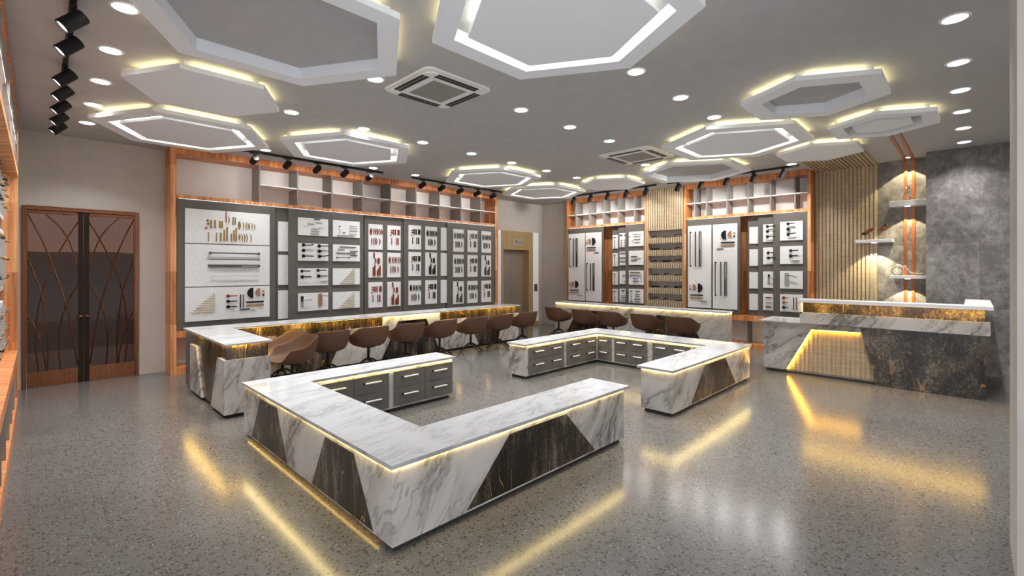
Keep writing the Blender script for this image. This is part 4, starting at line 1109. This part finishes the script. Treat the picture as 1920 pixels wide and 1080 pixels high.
p2 = pod(1.07, 2.215, -.75, -1, 'red-brown pod on thin legs pointing up to the right, on the middle floating shelf')
for k in (-1, 0, 1): MB().tube([(9.85, 1.19, 2.20), (9.85, 1.19-.012*k, 2.26), (9.85, 1.17-.025*k, 2.30)], .0025, 5).build('wire_stalk', 'gold', p1)
MB().tube([(9.85, 1.085, 2.175), (9.85, 1.16, 2.17)], .003, 6).build('wire_stalk', 'gold', p2)
bk = thing('bicycle_ornament', 'white wire penny-farthing bicycle ornament on the lowest floating shelf', 'ornament', (9.84, .75, 1.44))
Q = lambda y, z, x=9.84: (x, y, 1.44+z)
MB().tube([Q(.893+.068*math.cos(a*PI/16), .073+.068*math.sin(a*PI/16)) for a in range(32)], .0045, 6, True).build('large_wheel', 'black', bk)
MB().tube([Q(.587+.034*math.cos(a*PI/12), .038+.034*math.sin(a*PI/12)) for a in range(24)], .0035, 6, True).build('small_wheel', 'dkgrey', bk)
MB().tube([Q(.893, .073), Q(.893, .15), Q(.893, .170)], .004, 6).build('fork', 'ceramic', bk)
MB().tube([Q(.893, .158), Q(.83, .155), Q(.79, .14), Q(.755, .09), Q(.71, .045), Q(.66, .038), Q(.587, .038)], .004, 6).build('backbone', 'ceramic', bk)
MB().tube([Q(.905, .175), Q(.855, .178)], .004, 6).build('handlebar', 'ceramic', bk)
MB().tube([Q(.80, .162), Q(.785, .162)], .007, 6).build('saddle', 'ceramic', bk)
sp = MB()
for a in range(8): sp.tube([Q(.893, .073), Q(.893+.066*math.cos(a*PI/4), .073+.066*math.sin(a*PI/4))], .001, 4)
sp.build('spokes', 'ceramic', bk)

# ------------------------------------------------------------------ chairs
def make_chair():
    t = thing('armchair', 'chair', 'chair', (0, 0, 0), 'tan swivel armchairs')
    # shell opens towards local +y; rings from seat centre to rim
    na = 40
    def rim(a):                                   # a measured from the front, 0..2pi
        c_ = math.cos(a)                          # 1 at the front, -1 at the back
        s_ = math.sin(a)
        w_ = .285; d = .25
        x = w_*math.copysign(abs(s_)**.82, s_); y = d*math.copysign(abs(c_)**.86, c_)
        back = max(0, -c_)
        if c_ > .80: z = .425 + .0*(1-c_)
        elif c_ > .35: z = .425 + (.575-.425)*(.5-.5*math.cos(PI*(.80-c_)/.45))
        else: z = .575 + .012*0
        if c_ < .1: z = .575 + .125*(.5-.5*math.cos(PI*min(1, (.1-c_)/.95)))
        y -= .035*back
        return Vector((x, y, z))
    rings = []
    for j, (f, h) in enumerate(((0, 0), (.35, 0), (.62, .02), (.78, .10), (.87, .30), (.94, .60), (1.0, 1.0))):
        ring_ = []
        for k in range(na):
            a = 2*PI*k/na; p = rim(a); base = .405
            ring_.append(Vector((p.x*f, p.y*f + .01*(1-f), base + (p.z-base)*h)))
        rings.append(ring_)
    vs = [rings[0][0]] + [v for r_ in rings[1:] for v in r_]
    fs = [(0, 1+k, 1+(k+1) % na) for k in range(na)]
    for j in range(len(rings)-2):
        fs += [(1+j*na+k, 1+j*na+(k+1) % na, 1+(j+1)*na+(k+1) % na, 1+(j+1)*na+k) for k in range(na)]
    # outer skin
    n0 = len(vs); out = []
    for j, r_ in enumerate(rings[1:]):
        for k, v in enumerate(r_):
            f = (0, .35, .62, .78, .87, .94, 1.0)[j+1]
            o = Vector((v.x, v.y, 0)).normalized()*(.014 if j > 1 else .0)
            out.append(v + o + Vector((0, 0, -.03*(1-max(0, (f-.6)/.4)) if f < 1 else 0)))
    vs += out; vs.append(Vector((0, .01, .372)))
    for j in range(len(rings)-2):
        fs += [(n0+j*na+k, n0+(j+1)*na+k, n0+(j+1)*na+(k+1) % na, n0+j*na+(k+1) % na) for k in range(na)]
    L = len(vs)-1; fs += [(L, n0+(k+1) % na, n0+k) for k in range(na)]
    a0 = 1+(len(rings)-2)*na; b0 = n0+(len(rings)-2)*na
    fs += [(a0+k, a0+(k+1) % na, b0+(k+1) % na, b0+k) for k in range(na)]
    m = MB(); m.add(vs, fs, True); sh = m.build('shell', 'tan', t)
    md = sh.modifiers.new('sub', 'SUBSURF'); md.levels = 1; md.render_levels = 2
    MB().lathe([(.11, .362), (.11, .374)], (0, 0.01, 0), 20).build('seat_plate', 'black', t)
    MB().tube([(0, 0, .365), (0, 0, .15)], [.019, .022], 12).build('column', 'black', t)
    for k in range(4):
        c_, s_ = math.cos(k*PI/2), math.sin(k*PI/2)
        MB().tube([(0, 0, .185), (.06*c_, .06*s_, .175), (.18*c_, .18*s_, .10), (.27*c_, .27*s_, .03), (.295*c_, .295*s_, .006)], [.018, .016, .013, .011, .010], 8).build('leg', 'black', t)
    return t
chair0 = make_chair()
CH = [(2.24, 6.10, PI/2, 'frontmost tan armchair turned sideways, its seat open to the left'), (2.33, 6.69, PI/2, 'tan armchair turned sideways, half hidden behind the frontmost one')]
for i, x in enumerate((2.90, 3.53, 4.19, 4.865, 5.567, 6.25, 6.945)):
    CH.append((x, 6.566, 0, 'tan armchair at the long counter, ' + ['leftmost of those facing it', 'second of those facing it', 'third of those facing it', 'fourth of those facing it', 'fifth of those facing it, legs in full view', 'second from its far end', 'at its far end'][i]))
for i, y in enumerate((6.70, 5.95, 5.262, 4.52, 3.783)):
    CH.append((8.28, y, -PI/2, 'tan armchair at the straight far counter, ' + ['leftmost', 'second from the left', 'middle one', 'second from the right', 'rightmost'][i]))
for i, (x, y, a, lb) in enumerate(CH):
    o = chair0 if i == 0 else copy_tree(chair0)
    o.location = (x, y, 0); o.rotation_euler = (0, 0, a); o['label'] = lb

# ------------------------------------------------------------------ accent lamps on the concrete bay
acc = bpy.data.lights.new('accent_lamp', 'SPOT'); acc.energy = 46; acc.spot_size = 1.62; acc.spot_blend = .08; acc.shadow_soft_size = .01; acc.color = (1, .90, .58)
for i, (x, y, z) in enumerate(((9.80, .76, CEIL-.012), (9.80, .76, 2.548), (9.80, 1.19, 1.978), (9.80, .76, 1.386))):
    lo = bpy.data.objects.new('accent_lamp', acc); COL.objects.link(lo); lo.location = (x, y, z)
t = thing('downlight', 'tiny recessed downlight between the copper strips', 'downlight', (9.80, .76, CEIL-.01), 'recessed downlights')
MB().lathe([(.035, -.006), (.045, -.006), (.046, 0), (.035, 0)], (9.80, .76, CEIL), 20, None, True).build('trim_ring', 'white', t)
MB().lathe([(.035, -.004), (.035, -.001)], (9.80, .76, CEIL), 20).build('diffuser', 'lamp', t)

# ------------------------------------------------------------------ world, camera, view
wd = bpy.data.worlds.new('World'); S.world = wd; wd.use_nodes = True
nt = wd.node_tree; nt.nodes.clear(); k = NT(nt)
o = k.n('ShaderNodeOutputWorld'); bg = k.n('ShaderNodeBackground'); tc = k.n('ShaderNodeTexCoord'); sp_ = k.n('ShaderNodeSeparateXYZ')
k.l(tc.outputs['Generated'], sp_.inputs[0])
k.l(k.ramp(k.math('ADD', k.math('MULTIPLY', sp_.outputs[2], .5), .5), [(.4, (.86, .92, 1.0)), (.495, (.92, .92, .95)), (.505, (1.0, .82, .72)), (.54, (.98, .90, .87)), (.62, (.86, .93, 1.0))]), bg.inputs[0])
bg.inputs[1].default_value = 1.3
k.l(bg.outputs[0], o.inputs[0])

cd = bpy.data.cameras.new('camera'); cam = bpy.data.objects.new('camera', cd); COL.objects.link(cam)
cd.sensor_width = 36; cd.lens = 876.86/1920*36; cd.shift_y = -(540-503.96)/1920; cd.clip_start = .02
cam.location = (0, 0, 1.55); cam.rotation_euler = (PI/2, 0, math.radians(44.6637-90))
S.camera = cam
S.view_settings.view_transform = 'Standard'; S.view_settings.look = 'None'; S.view_settings.gamma = 1; S.view_settings.exposure = .54
S.view_settings.use_curve_mapping = False
S.cycles.max_bounces = 10; S.cycles.diffuse_bounces = 6; S.cycles.glossy_bounces = 4; S.cycles.sample_clamp_indirect = 4

for _o in S.objects:
    _l = _o.get('label')
    if _l and len(_l.split()) > 16: print('LONG', len(_l.split()), _o.name, _l)
